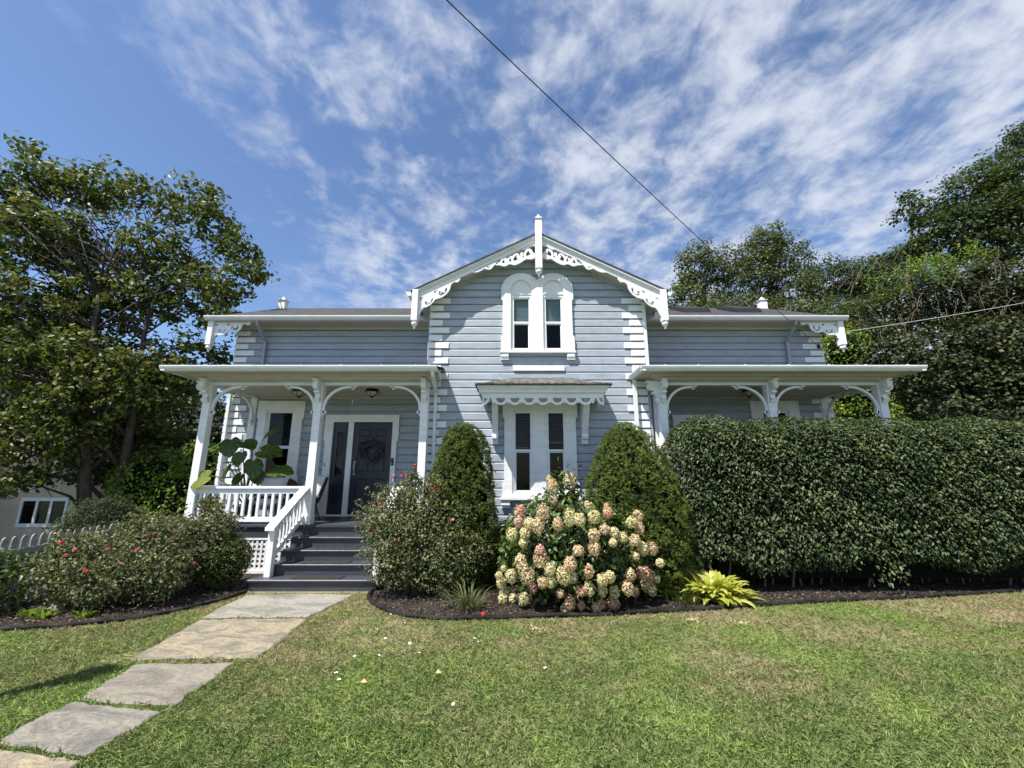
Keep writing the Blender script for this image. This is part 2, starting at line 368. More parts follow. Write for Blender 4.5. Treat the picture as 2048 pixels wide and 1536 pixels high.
# ---------------------------------------------------------------- leaves
def nrm(a): return a/np.maximum(np.linalg.norm(a, axis=1, keepdims=True), 1e-9)
def leaf_object(name, mat, C, Nn, D, L, W, parent=None, fold=.25, droop=0.0, shape=.45, rnd=None):
    """N leaves: 6 vertices each (base, 2 left/right at two stations, tip) folded on the midrib"""
    n = len(C); L = np.broadcast_to(np.asarray(L, float).reshape(-1, 1), (n, 1)); W = np.broadcast_to(np.asarray(W, float).reshape(-1, 1), (n, 1))
    Nn = nrm(Nn); D = nrm(D-Nn*np.sum(D*Nn, axis=1, keepdims=True)); S = np.cross(D, Nn)
    base = C-D*L*.5
    mid = base+D*L*shape
    l = mid-S*W*.5+Nn*W*fold; r = mid+S*W*.5+Nn*W*fold
    tip = base+D*L-Nn*L*droop
    V = np.stack([base, l, tip, r], axis=1).reshape(-1, 3)
    idx = np.arange(n)*4
    T = np.stack([idx, idx+2, idx+1, idx, idx+3, idx+2], axis=1).reshape(-1)
    me = bpy.data.meshes.new(name); me.vertices.add(n*4); me.vertices.foreach_set('co', V.astype(np.float32).ravel())
    me.loops.add(n*6); me.loops.foreach_set('vertex_index', T.astype(np.int32))
    me.polygons.add(n*2); me.polygons.foreach_set('loop_start', np.arange(n*2, dtype=np.int32)*3)
    try: me.polygons.foreach_set('loop_total', np.full(n*2, 3, dtype=np.int32))
    except Exception: pass
    a = me.attributes.new('rnd', 'FLOAT', 'POINT')
    rr = RNG.random(n) if rnd is None else rnd
    a.data.foreach_set('value', np.repeat(rr, 4).astype(np.float32))
    me.materials.append(mat); me.update(calc_edges=True); me.validate()
    return link(name, me, parent)
def rdir(n): return nrm(RNG.normal(size=(n, 3)))
def crown_points(blobs, cl_per_m2, leaves_per, spread, shell=.55):
    """clusters over the union of ellipsoids, biased to the outside"""
    Cs = []; Os = []
    for (c, r) in blobs:
        r = np.array(r if hasattr(r, '__len__') else (r, r, r), float); c = np.array(c, float)
        area = 4*math.pi*(r.prod()**(2/3)); k = max(6, int(area*cl_per_m2))
        d = rdir(k); rad = shell+(1-shell)*RNG.random(k)**.6
        rad = rad*(1+.10*RNG.normal(size=k))
        Cs.append(c+d*r*rad[:, None]); Os.append(nrm(d/r))
    Cs = np.concatenate(Cs); Os = np.concatenate(Os)
    k = len(Cs); m = leaves_per
    size = spread*(.6+.8*RNG.random(k))
    rd = rdir(k*m)*(RNG.random(k*m)**.5)[:, None]*np.repeat(size, m)[:, None]; rd[:, 2] *= .6
    P = np.repeat(Cs, m, axis=0)+rd; O = np.repeat(Os, m, axis=0)+rd/spread*.5
    return Cs, P, O
def tree(name, label, cat, base, blobs, mat, leaf=(.13, .09), cl=3.0, per=26, spread=.42, trunk_r=.18, group=None, limbs=26, trunks=1, up=.55, seed=1, shell=.55, fork=None, sparse=None, lean=0):
    global RNG
    RNG = np.random.default_rng(seed); rnd = random.Random(seed)
    base = Vector(base)
    t = empty(name, base, label, cat, group)
    Cs, P, O = crown_points(blobs, cl, per, spread, shell)
    if sparse is not None:
        k = sparse(P); P = P[k]; O = O[k]
    n = len(P)
    Nn = O*.55+np.array([0, 0, up])+rdir(n)*.75; D = O*.5+rdir(n)*.8+np.array([0, 0, -.45])
    sz = .65+.6*RNG.random(n)
    leaf_object('crown', mat, P, Nn, D, leaf[0]*sz, leaf[1]*sz, t, .18, .08)
    mb = MB(); tops = []
    cen = Vector(np.mean([b[0] for b in blobs], axis=0))
    lowz = min(b[0][2]-(b[1][2] if hasattr(b[1], '__len__') else b[1]) for b in blobs)
    for k in range(trunks):
        ang = k*2.4+rnd.random(); off = Vector((math.cos(ang), math.sin(ang)*.5, 0))*(.22*(trunks > 1))
        top = cen+Vector((off.x*6, off.y*6, 0))*(1 if trunks > 1 else 0); pts = []; m = 9
        for i in range(m):
            f = i/(m-1); p = (base+off)*(1-f)+top*f
            p += Vector((math.sin(f*5+k)*.12, math.cos(f*4+k)*.10, 0))*f; p.x += (base.x-p.x)*.35*(1-f)*f
            pts.append(p)
        rs = [trunk_r*(1.25 if i == 0 else 1)*(1-.72*i/(m-1)) for i in range(m)]
        mb.tube(pts, rs, 9); tops.append((pts, rs))
    tr = mb.build('trunk', M['bark'], t, True, False)
    lb = MB(); sel = list(range(len(Cs))); rnd.shuffle(sel)
    for j in sel[:limbs]:
        e = Vector(Cs[j]); pts, rs = tops[rnd.randrange(len(tops))]
        cand = [i for i in range(2, len(pts)) if pts[i].z < e.z-.15*(e-pts[i]).length] or [2]
        i = min(cand, key=lambda q: (pts[q]-e).length+.3*rnd.random()); s0 = pts[i]
        d = e-s0; q1 = s0+d*.35+Vector((rnd.uniform(-.1, .1), rnd.uniform(-.1, .1), .10))*d.length; q2 = s0+d*.7+Vector((0, 0, .08*d.length))+Vector([rnd.uniform(-.06, .06)*d.length for _ in range(3)])
        r0 = min(rs[i]*.55, .02+.022*d.length)
        lb.tube([s0, q1, q2, e], [r0, r0*.7, r0*.42, r0*.15], 5)
        for _ in range(3):
            e2 = q2+Vector([rnd.uniform(-1, 1) for _ in range(3)])*.55+Vector((0, 0, .2)); lb.tube([q2, (q2+e2)/2+Vector((0, 0, .05)), e2], [r0*.3, r0*.2, r0*.08], 4)
    lb.build('branches', M['bark'], t, True, False)
    return t
# ================================================================ GROUND
def sstep(a, b, x):
    t = np.clip((x-a)/(b-a), 0, 1); return t*t*(3-2*t)
def hgt(x, y):
    x = np.asarray(x, float); y = np.asarray(y, float)
    left = -1.0*sstep(-7.2, -10.5, x)*sstep(4, 8, y)-1.0*sstep(-12, -20, x)*sstep(4, 9, y)
    right = sstep(10.2, 22, x)*8.0*sstep(1, 9, y)
    back = sstep(15.5, 34, y)*7.5*sstep(-4, 9, x)
    return left+np.maximum(right, back)+.35*back*0
def ground():
    xs = np.unique(np.concatenate([np.linspace(-300, -30, 14), np.linspace(-30, 40, 141), np.linspace(40, 300, 14)]))
    ys = np.unique(np.concatenate([np.linspace(-60, -4, 8), np.linspace(-4, 44, 97), np.linspace(44, 600, 20)]))
    X, Y = np.meshgrid(xs, ys); Z = hgt(X, Y); V = np.stack([X, Y, Z], -1).reshape(-1, 3)
    nx = len(xs); ny = len(ys); f = [(j*nx+i, j*nx+i+1, (j+1)*nx+i+1, (j+1)*nx+i) for j in range(ny-1) for i in range(nx-1)]
    me = bpy.data.meshes.new('ground'); me.from_pydata(V.tolist(), [], f); me.materials.append(M['lawn']); me.materials.append(M['hillground'])
    for p in me.polygons:
        c = p.center; p.use_smooth = True
        if c.y > 12 or c.x > 10.6 or c.x < -9: p.material_index = 1
    tag(link('ground', me), kind='structure')
ground()
# bed outlines (ground metres)
EDGE_R = [gr(x, y) for x, y in ((758, 1176), (742, 1186), (738, 1200), (757, 1217), (800, 1232), (860, 1240), (940, 1241), (1060, 1237), (1200, 1233), (1340, 1226), (1480, 1217), (1600, 1209), (1760, 1201), (1900, 1194), (2048, 1184))]
EDGE_R += [Vector((9.6, 6.9, 0)), Vector((10.4, 7.6, 0))]
EDGE_L = [gr(x, y) for x, y in ((492, 1187), (450, 1201), (400, 1214), (330, 1230), (250, 1243), (150, 1253), (60, 1260), (-60, 1266), (-200, 1272))]
def smooth_line(P, k=5):
    out = []
    for i in range(len(P)-1):
        p0 = P[max(i-1, 0)]; p1 = P[i]; p2 = P[i+1]; p3 = P[min(i+2, len(P)-1)]
        for j in range(k):
            t = j/k; out.append(.5*((2*p1)+(p2-p0)*t+(2*p0-5*p1+4*p2-p3)*t*t+(3*p1-p0-3*p2+p3)*t**3))
    return out+[P[-1]]
EL, ER = smooth_line(EDGE_L), smooth_line(EDGE_R)
def bed(name, line, back):
    me = MB(); pts = [(p.x, p.y) for p in line]+back
    me.prism(pts, 'z', -.02, .012); return tag(me.build(name, M['mulch']), kind='structure')
BED_R = [(p.x, p.y) for p in ER]+[(10.4, 9.4), (-2.05, 9.4), (-2.05, 7.0)]
BED_L = [(p.x, p.y) for p in EL]+[(-9, 9.4), (-4.15, 9.4), (-4.15, 6.9)]
bed('mulch_bed_right', ER, [(10.4, 9.4), (-2.05, 9.4), (-2.05, 7.0)]); bed('mulch_bed_left', EL, [(-9, 9.4), (-4.15, 9.4), (-4.15, 6.9)])
def inpoly(P, poly):
    x, y = P[:, 0], P[:, 1]; c = np.zeros(len(P), bool); n = len(poly)
    for i in range(n):
        x1, y1 = poly[i]; x2, y2 = poly[(i+1)%n]
        if y1 == y2: continue
        k = ((y1 > y) != (y2 > y)) & (x < (x2-x1)*(y-y1)/(y2-y1)+x1); c ^= k
    return c
def mulch_chips():
    P = np.column_stack([RNG.uniform(-8.5, 10, 90000), RNG.uniform(4.9, 8.4, 90000)])
    P = P[inpoly(P, BED_R) | inpoly(P, BED_L)]; n = len(P)
    C = np.column_stack([P, .014+.012*RNG.random(n)])
    Nn = rdir(n)*.55+np.array([0, 0, 1]); o = leaf_object('mulch_chips', M['chip'], C, Nn, rdir(n), .016+.045*RNG.random(n)**2, .007+.014*RNG.random(n), None, .05, 0, .5, rnd=RNG.random(n)**1.6)
    tag(o, 'dark shredded bark mulch covering the flower beds', 'mulch', kind='stuff')
mulch_chips()
def edging(line, label, off=0):
    m = MB(); m.tube([Vector((p.x, p.y, .030+.006*math.sin(i*.9))) for i, p in enumerate(line)], .028, 8); m.tube([Vector((p.x, p.y+.012, .0)) for p in line], .026, 6)
    tag(m.build('garden_edging', M['edge'], None, True), label, 'edging', 'black lawn edging round the beds')
edging(EL, 'black plastic edging along the left rose bed beside the stone path'); edging(ER, 'black plastic edging curving along the long bed under hydrangea and hedge')
# flagstones
STONES = [
 ([(493,1188),(600,1186),(707,1187),(665,1208),(612,1232),(500,1231),(403,1234),(440,1212)], 'stone_pale', 'pale flagstone directly below the porch steps'),
 ([(401,1237),(500,1235),(612,1235),(565,1275),(512,1314),(390,1313),(260,1316),(330,1276)], 'stone_tan', 'large tan mottled flagstone, second from the steps'),
 ([(273,1325),(370,1325),(471,1322),(410,1365),(345,1408),(255,1404),(167,1391),(215,1358)], 'stone_grey', 'brownish grey flagstone between the tan one and the bluish one'),
 ([(145,1400),(235,1412),(323,1420),(250,1462),(174,1508),(90,1496),(-5,1478),(60,1440)], 'stone_blue', 'bluish grey flagstone with pale rim in the lower left'),
 ([(-10,1489),(80,1505),(165,1517),(120,1545),(60,1590),(-60,1580),(-180,1560),(-95,1520)], 'stone_tan', 'rough tan flagstone cut by the lower left corner of the photo')]
SPOLY = []
for pts, mt, lb in STONES:
    P = [gr(x, y, .03) for x, y in pts]; n = len(P); Q = []
    rr = random.Random(len(SPOLY)+3)
    for i in range(n):
        a, b = P[i], P[(i+1)%n]
        for j in range(5):
            p = a.lerp(b, j/5)
            if j: p = p+Vector((rr.uniform(-.018, .018), rr.uniform(-.018, .018), 0))
            Q.append((p.x, p.y))
    SPOLY.append(Q); m = MB(); c = sum((Vector((x, y)) for x, y in Q), Vector((0, 0)))/len(Q)
    inn = [tuple(c+(Vector(q)-c)*.975) for q in Q]; k = len(Q)
    vs = [(x, y, -.02) for x, y in Q]+[(x, y, .012) for x, y in Q]+[(x, y, .021) for x, y in inn]
    fs = [(i, (i+1)%k, k+(i+1)%k, k+i) for i in range(k)]+[(k+i, k+(i+1)%k, 2*k+(i+1)%k, 2*k+i) for i in range(k)]+[tuple(range(2*k, 3*k))]
    m.add(vs, fs); tag(m.build('flagstone', M[mt]), lb, 'flagstone', 'flagstones of the garden path')
def grass():
    Cs = []
    for (y0, y1, dens) in ((2.6, 3.4, 9500), (3.4, 4.4, 7600), (4.4, 5.6, 5600), (5.6, 7.4, 4200)):
        xa = min(9.0, 1.32*y1+.3); n = int(dens*(y1-y0)*2*xa)
        Cs.append(np.column_stack([RNG.uniform(-xa, xa, n), RNG.uniform(y0, y1, n)]))
    P = np.concatenate(Cs); k = ~(inpoly(P, BED_R) | inpoly(P, BED_L))
    for s_ in SPOLY:
        c = np.mean(s_, axis=0); k &= ~inpoly(P, [tuple(c+(np.array(q)-c)*.974) for q in s_])
    k &= ~((P[:, 0] > -4.1) & (P[:, 0] < -2.1) & (P[:, 1] > 6.75))
    # thin where the turf is dry and trodden
    thin = np.sin(P[:, 0]*1.7+1)*np.sin(P[:, 1]*2.3+P[:, 0]*.6)
    k &= ~((thin > .45) & (P[:, 1] > 4.4) & (RNG.random(len(P)) < .45))
    P = P[k]; n = len(P)
    cl = np.floor(P*26); hsh = np.abs(np.sin(cl[:, 0]*12.9898+cl[:, 1]*78.233)*43758.5453) % 1
    L = (.022+.034*RNG.random(n))*(.75+.6*hsh); 
    bend = rdir(n); bend[:, 2] = 0; bend = bend+np.column_stack([np.cos(hsh*44), np.sin(hsh*44), hsh*0])*.8
    D = bend*.95+np.array([0, 0, .75])+rdir(n)*.25; D = nrm(D)
    C = np.column_stack([P, np.zeros(n)])+D*L[:, None]*.48
    Nn = np.cross(D, rdir(n))+np.array([0, 0, .5])
    o = leaf_object('grass', M['grass'], C, Nn, D, L, (.0040+.0035*RNG.random(n)), None, .1, .35, .4, rnd=np.clip(.6*RNG.random(n)+.4*hsh, 0, 1))
    tag(o, 'short patchy green and dry lawn grass', 'grass', kind='stuff')
grass()
# ================================================================ HOUSE
H = empty('house', (0, 9.5, 0), 'grey-blue clapboard house with white gingerbread gable, quoins and two columned porches', 'house')
def curve_prism(name, polys, y0, y1, mat, parent):
    """filled 2D outline (first) with holes, standing in the XZ plane"""
    cu = bpy.data.curves.new(name, 'CURVE'); cu.dimensions = '2D'; cu.fill_mode = 'BOTH'; cu.extrude = abs(y1-y0)/2
    for P in polys:
        s_ = cu.splines.new('POLY'); s_.points.add(len(P)-1); s_.use_cyclic_u = True
        for i, p in enumerate(P): s_.points[i].co = (p[0], p[1], 0, 1)
    o = bpy.data.objects.new('tmp', cu); COL.objects.link(o); bpy.context.view_layer.update()
    me = bpy.data.meshes.new_from_object(o.evaluated_get(bpy.context.evaluated_depsgraph_get()))
    bpy.data.objects.remove(o); ym = (y0+y1)/2
    for v in me.vertices: x, y, z = v.co; v.co = (x, ym-z, y)
    me.name = name; me.materials.clear(); me.materials.append(mat)
    return link(name, me, parent)
ROW = .168; JR = random.Random(77)
def siding(mb, x0, x1, zb, zt, Y, phase, holes=(), clip=None):
    k = math.ceil((zt-phase)/ROW)
    z = phase+k*ROW
    while z-ROW > zb-ROW:
        top = z; a, b = x0, x1
        if clip:
            rng = clip(top-.084)
            if rng is None: z -= ROW; continue
            a, b = rng
        iv = [(a, b)]
        for (ha, hb, hz0, hz1) in holes:
            if top-.129 < hz1 and top > hz0:
                iv = [q for (p, r) in iv for q in ((p, min(r, ha)), (max(p, hb), r)) if q[1]-q[0] > .005]
        iv2 = []
        for (p, r) in iv:
            q = p
            while True:
                c_ = q+JR.uniform(1.3, 3.2)
                if c_ > r-.3: iv2.append((q, r)); break
                iv2.append((q, c_-.0018)); q = c_+.0018
        for (p, r) in iv2:
            prof = [(Y+.011, top+.019), (Y, top), (Y-.0015, top-.127), (Y+.03, top-.129), (Y+.03, top-.147), (Y+.011, top-ROW+.019)]
            for i in range(5):
                (ya, za), (yb, zb_) = prof[i], prof[i+1]
                mb.add([(p, ya, za), (r, ya, za), (r, yb, zb_), (p, yb, zb_)], [(0, 3, 2, 1)])
        z -= ROW
def quoins(side, xc, zb, zt, Y, phase, long_at, parent, l=.43, s_=.285):
    mb = MB(); k = math.ceil((zt-phase)/ROW); z = phase+k*ROW
    while z-.129 > zb:
        if z <= zt+.001:
            n = round((long_at-z)/ROW); L = l if n % 2 == 0 else s_
            x0, x1 = (xc, xc+L) if side < 0 else (xc-L, xc)
            mb.box(x0, x1, Y-.022, Y+.005, z-.127, z, .006)
        z -= ROW
    return mb.build('quoins', M['white'], parent)
PH_C, PH_W = 5.503, 4.69
# --- central block
YC = 8.27; CX0, CX1 = -1.766, 2.865; CX = .575
def zr(x): return 6.90-.504*abs(x-CX)
def clipg(z):
    zz = 6.71-z
    if zz < .05: return None
    h = min(zz/.504, 9); return (max(CX0, CX-h), min(CX1, CX+h))
HOLES_C = [(.0, .44, 1.38, 3.04), (.65, 1.11, 1.38, 3.04), (-.01, .41, 4.34, 5.53), (.67, 1.09, 4.34, 5.53)]
mb = MB(); siding(mb, CX0, CX1, .35, 6.72, YC, PH_C, HOLES_C, clipg); mb.build('front_wall', M['siding'], H, fix=False)
mb = MB(); mb.box(CX0, CX0+.05, YC+.02, 9.6, .3, 5.6); mb.build('side_wall', M['white'], H)
mb = MB(); mb.box(CX1-.05, CX1, YC+.02, 9.6, .3, 5.6); mb.box(CX1-.06, CX1+.012, YC-.012, YC+.08, 3.9, 5.42)
mb.build('side_wall', M['white'], H)
quoins(-1, CX0, .4, 5.55, YC, PH_C, PH_C, H); quoins(1, CX1-.06, .4, 5.55, YC, PH_C, PH_C, H)
mb = MB(); mb.prism([(CX-.09, 6.60), (CX+.09, 6.60), (CX+2.32, 5.47), (CX+2.32, 5.34), (CX, 6.48+.03), (CX-2.32, 5.34), (CX-2.32, 5.47)], 'y', YC-.03, YC+.03)
# rake frieze follows the soffit
mb = MB()
for s_ in (-1, 1): mb.prism([(CX, 6.712), (CX+s_*2.34, 6.712-.504*2.34), (CX+s_*2.34, 6.712-.504*2.34-.085), (CX, 6.627)], 'y', YC-.018-(s_+1)*.001, YC+.02)
mb.build('rake_frieze', M['siding'], H)
# --- wings
YW = 9.5
HOLES_L = [(-5.73, -5.09, 1.50, 3.24), (-4.16, -2.76, .8, 2.95)]
mb = MB(); siding(mb, -6.73, CX0, .35, 5.36, YW, PH_W, HOLES_L); mb.build('left_wing_wall', M['siding'], H, fix=False)
HOLES_R = [(3.93, 4.72, .8, 2.95), (5.86, 6.45, 1.5, 3.24)]
mb = MB(); siding(mb, CX1, 7.55, .35, 5.36, YW, PH_W, HOLES_R); mb.build('right_wing_wall', M['siding'], H, fix=False)
for xw, s_ in ((-6.73, -1), (7.55, 1)):
    mb = MB(); mb.prism([(9.5+.023, .2), (14.2, .2), (14.2, 5.45), (11.87, 6.62), (9.5+.023, 5.45)], 'x', xw-.03*s_, xw); mb.build('end_wall', M['siding'], H)
quoins(-1, -6.73, .4, 5.25, YW, PH_W, PH_W, H, .48, .32); quoins(1, 7.55, .4, 5.25, YW, PH_W, PH_W+ROW, H, .48, .32)
mb = MB(); mb.box(-6.7, 7.52, 9.53, 14.1, -1.2, .36); mb.box(CX0+.03, CX1-.03, 8.31, 9.6, -.2, .36); mb.build('foundation', M['stone_grey'], H)
# --- roofs
RX0, RX1 = -7.2, 7.87
def roof_slab(name, mat, o0, o1, parent, inset=0):
    mb = MB()
    A = lambda y: (6.80-.498*abs(y-11.9))
    P = [(9.05+inset, A(9.05+inset)-o0), (11.9, 6.80-o0), (14.75-inset, A(14.75-inset)-o0), (14.75-inset, A(14.75-inset)-o1), (11.9, 6.80-o1), (9.05+inset, A(9.05+inset)-o1)]
    mb.prism(P, 'x', RX0+inset, RX1-inset); return mb.build(name, mat, parent)
roof = roof_slab('main_roof', M['shingle'], -.0, .035, H); 
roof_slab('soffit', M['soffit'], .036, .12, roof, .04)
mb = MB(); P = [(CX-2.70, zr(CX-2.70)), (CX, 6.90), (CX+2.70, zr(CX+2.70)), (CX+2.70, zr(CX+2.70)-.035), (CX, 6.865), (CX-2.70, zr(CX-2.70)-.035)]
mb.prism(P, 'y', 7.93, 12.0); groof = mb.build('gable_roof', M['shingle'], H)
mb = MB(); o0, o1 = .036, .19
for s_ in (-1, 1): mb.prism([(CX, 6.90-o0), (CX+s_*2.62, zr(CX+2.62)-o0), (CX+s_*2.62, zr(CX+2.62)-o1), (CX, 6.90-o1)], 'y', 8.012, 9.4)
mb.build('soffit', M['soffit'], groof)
def gutterx(x0, x1, Y, zt, h=.095, d=.11, parent=None, hooks=0, seed=0):
    mb = MB(); mb.prism([(Y, zt), (Y+.008, zt), (Y+.014, zt-.02), (Y+d, zt-.02), (Y+d, zt-h), (Y+.045, zt-h), (Y+.012, zt-h*.55), (Y, zt-.022)], 'x', x0, x1)
    rr = random.Random(seed)
    for i in range(hooks):
        x = x0+(i+.4+.3*rr.random())*(x1-x0)/hooks; mb.box(x-.006, x+.006, Y+.03, Y+.045, zt-.02, zt+.028); mb.box(x-.006, x+.006, Y+.03, Y+.12, zt+.02, zt+.028)
    return mb.build('gutter', M['gutter'], parent)
def guttery(y0, y1, X, side, zt, h=.095, d=.11, parent=None):
    mb = MB(); s = -side
    mb.prism([(X, zt), (X+s*.008, zt), (X+s*.014, zt-.02), (X+s*d, zt-.02), (X+s*d, zt-h), (X+s*.045, zt-h), (X+s*.012, zt-h*.55), (X, zt-.022)], 'y', y0, y1)
    return mb.build('gutter', M['gutter'], parent)
gutterx(RX0-.02, CX0-.05, 8.98, 5.40, .10, .11, roof, 6, 1); gutterx(CX1+.1, RX1+.02, 8.98, 5.40, .10, .11, roof, 6, 2)
guttery(8.02, 9.2, CX-2.82, -1, 5.56, .11, .12, groof); guttery(8.02, 9.2, CX+2.82, 1, 5.56, .11, .12, groof)
# flat wing soffit and bed mould
for k, (a, b) in enumerate(((RX0+.05, CX0-.0), (CX1+.0, RX1-.05))):
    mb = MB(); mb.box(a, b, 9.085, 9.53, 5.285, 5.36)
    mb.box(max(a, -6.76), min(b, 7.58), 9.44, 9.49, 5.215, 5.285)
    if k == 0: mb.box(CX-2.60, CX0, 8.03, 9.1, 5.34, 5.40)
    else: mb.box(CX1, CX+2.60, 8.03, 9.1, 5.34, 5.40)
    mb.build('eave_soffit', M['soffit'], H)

# --- gingerbread
def arcpts(cx, cz, r0, r1, a0, a1, n=14):
    return [(cx+(r0+(r1-r0)*i/n)*math.cos(R(a0+(a1-a0)*i/n)), cz+(r0+(r1-r0)*i/n)*math.sin(R(a0+(a1-a0)*i/n))) for i in range(n+1)]
def disc(mb, c, r, y0, y1, n=12): mb.prism([(c[0]+r*math.cos(2*math.pi*k/n), c[1]+r*math.sin(2*math.pi*k/n)) for k in range(n)], 'y', y0, y1)
def scroll(mb, f, cx, cz, r, a0, turn, w, y0, y1, tail=None):
    """volute in local (d, depth) mapped by f; spirals inwards to a ball"""
    pts = arcpts(cx, cz, r, r*.38, a0, a0+turn, 20)
    wl = [w*(1-.45*i/20) for i in range(21)]
    mb.ribbon([f(*p) for p in pts], wl, 'y', y0, y1); disc(mb, f(*pts[-1]), w*.62, y0-.001, y1+.001)
def smooth2(P, k=4):
    V = smooth_line([Vector((p[0], p[1], p[2] if len(p) > 2 else 0)) for p in P], k)
    return V
def band(mb, f, P, w, y0, y1):
    V = smooth2(P); mb.ribbon([f(v.x, v.y) for v in V], w, 'y', y0, y1)
def apex_fret(mb, f, y0, y1):
    scroll(mb, f, .215, .345, .118, 150, -330, .062, y0, y1)
    scroll(mb, f, .485, .325, .125, 200, -400, .062, y0+.001, y1)
    scroll(mb, f, .745, .275, .095, 190, -390, .052, y0, y1)
    band(mb, f, [(.07, .47), (.16, .50), (.28, .44), (.40, .46), (.52, .455), (.63, .38), (.74, .375), (.84, .30), (.92, .26)], .062, y0+.002, y1-.002)
    band(mb, f, [(.88, .25), (.97, .25), (1.04, .305), (1.11, .27), (1.17, .225), (1.26, .235), (1.34, .225), (1.43, .185)], [.04]*28+[.02], y0+.002, y1-.002)
    mb.prism([f(.84, .185), f(1.42, .185), f(1.30, .235), f(1.12, .22), (f(1.02, .27)), f(.95, .225)], 'y', y0+.003, y1-.003)
    disc(mb, f(.115, .51), .032, y0, y1); disc(mb, f(.36, .30), .03, y0, y1); disc(mb, f(.60, .27), .03, y0, y1)
    mb.prism([f(.08, .185), f(.08, .25), f(.17, .22), f(.30, .235), (f(.36, .2)), f(.5, .205), f(.62, .21), f(.7, .185)], 'y', y0+.003, y1-.003)
def crescent(cx, cz, R0, r0, a0, a1, sh=.3, n=12):
    o = arcpts(cx, cz, R0, R0, a0, a1, n); am = R((a0+a1)/2)
    i_ = arcpts(cx+r0*sh*math.cos(am), cz+r0*sh*math.sin(am), r0, r0, a1, a0, n); return o+i_
def corner_fret(name, f, y0, y1, D, o, parent):
    g = lambda p: f(D-p[0], o+p[1])     # a: towards the middle from the pendant, b: down
    V = [(0, 0), (.86, 0), (.87, .045), (.83, .085), (.78, .085), (.75, .055), (.70, .055), (.665, .09), (.66, .15), (.63, .205), (.57, .255), (.49, .275), (.41, .262), (.35, .25), (.315, .285), (.25, .325), (.17, .335), (.11, .315), (.07, .35), (.045, .41), (0, .47)]
    H_ = [crescent(.505, .145, .088, .046, -40, 215, .35), crescent(.22, .215, .085, .042, -20, 200, .35), [(.40, .055), (.34, .11), (.30, .055)], [(.115, .07), (.03, .13), (.03, .06)],
          arcpts(.46, .165, .020, .020, 0, 330, 9), arcpts(.19, .25, .018, .018, 0, 330, 9)]
    return curve_prism(name, [[g(p) for p in q] for q in [V]+H_], y0, y1, M['white'], parent)
def pendant(cx, cy, zt, zb, w, parent, name='pendant'):
    mb = MB(); h = w/2
    mb.box(cx-h, cx+h, cy-h, cy+h, zb, zt, .008); mb.box(cx-h*.8, cx+h*.8, cy-h*.8, cy+h*.8, zb-.02, zb)
    o = mb.build(name, M['white'], parent)
    mb = MB(); mb.lathe(cx, cy, [(h*.55, zb-.018), (h*.95, zb-.04), (h, zb-.06), (h*.85, zb-.085), (h*.4, zb-.12), (h*.28, zb-.135), (h*.33, zb-.15), (h*.2, zb-.168), (.004, zb-.175)], 16)
    mb.build('turned_drop', M['white'], o, True); return o
def finial(cx, cy, z, parent, w=.155):
    mb = MB(); h = w/2; mb.box(cx-h-.003, cx+h+.003, cy-h-.003, cy+h+.003, z-.1, z+.25)
    mb.add([(cx-h*1.35, cy-h*1.35, z+.24), (cx+h*1.35, cy-h*1.35, z+.24), (cx+h*1.35, cy+h*1.35, z+.24), (cx-h*1.35, cy+h*1.35, z+.24),
            (cx-h*.6, cy-h*.6, z+.295), (cx+h*.6, cy-h*.6, z+.295), (cx+h*.6, cy+h*.6, z+.295), (cx-h*.6, cy+h*.6, z+.295), (cx, cy, z+.385)],
           [(3, 2, 1, 0), (0, 1, 5, 4), (1, 2, 6, 5), (2, 3, 7, 6), (3, 0, 4, 7), (4, 5, 8), (5, 6, 8), (6, 7, 8), (7, 4, 8)])
    return mb.build('finial', M['white'], parent)
for s_ in (-1, 1):
    e = .002 if s_ > 0 else 0
    f = lambda d, t, s_=s_: (CX+s_*d, 6.90-.504*d-t)
    mb = MB()
    for (t0, t1, ya) in ((.034, .075, 7.945), (.078, .105, 7.965), (.105, .195, 7.995)):
        mb.prism([f(0, t0), f(2.66, t0), f(2.66, t1), f(0, t1)], 'y', ya-e, 8.03)
    bb = mb.build('bargeboard', M['white'], groof)
    mb = MB(); apex_fret(mb, f, 7.992, 8.028); mb.build('fretwork', M['white'], groof)
    corner_fret('fretwork', f, 7.992, 8.028, 2.54, .185, groof)
    pendant(CX+s_*2.60, 7.99, 5.56, 4.87, .13, groof)
pendant(CX, 7.965, 6.98, 6.03, .145, groof); finial(CX, 7.965, 6.97, groof, .14)
for X, s_ in ((RX0+.10, 1), (RX1-.12, -1)):
    pendant(X, 9.14, 5.30, 4.72, .13, roof)
    f = lambda d, t, X=X, s_=s_: (X+s_*(.94-d), 5.30-t)
    corner_fret('fretwork', f, 9.13, 9.16, .90, .0, roof)
    # the return down the gable end
    mb = MB(); Q = [(9.2, 5.42), (11.9, 6.77), (14.6, 5.42), (14.6, 5.22), (11.9, 6.57), (9.2, 5.22)]; xe = RX0+.03 if s_ > 0 else RX1-.03
    mb.prism(Q, 'x', xe, xe+.03*s_); mb.build('bargeboard', M['white'], roof)
    mb = MB(); mb.prism([(9.2, 5.25), (10.0, 5.6), (9.75, 5.35), (9.5, 5.25), (9.3, 5.0), (9.2, 4.95)], 'x', xe+.01*s_, xe+.035*s_); mb.build('fretwork', M['white'], roof)
finial(RX0+.06, 11.9, 6.80, roof, .19); finial(RX1-.06, 11.9, 6.80, roof, .19)
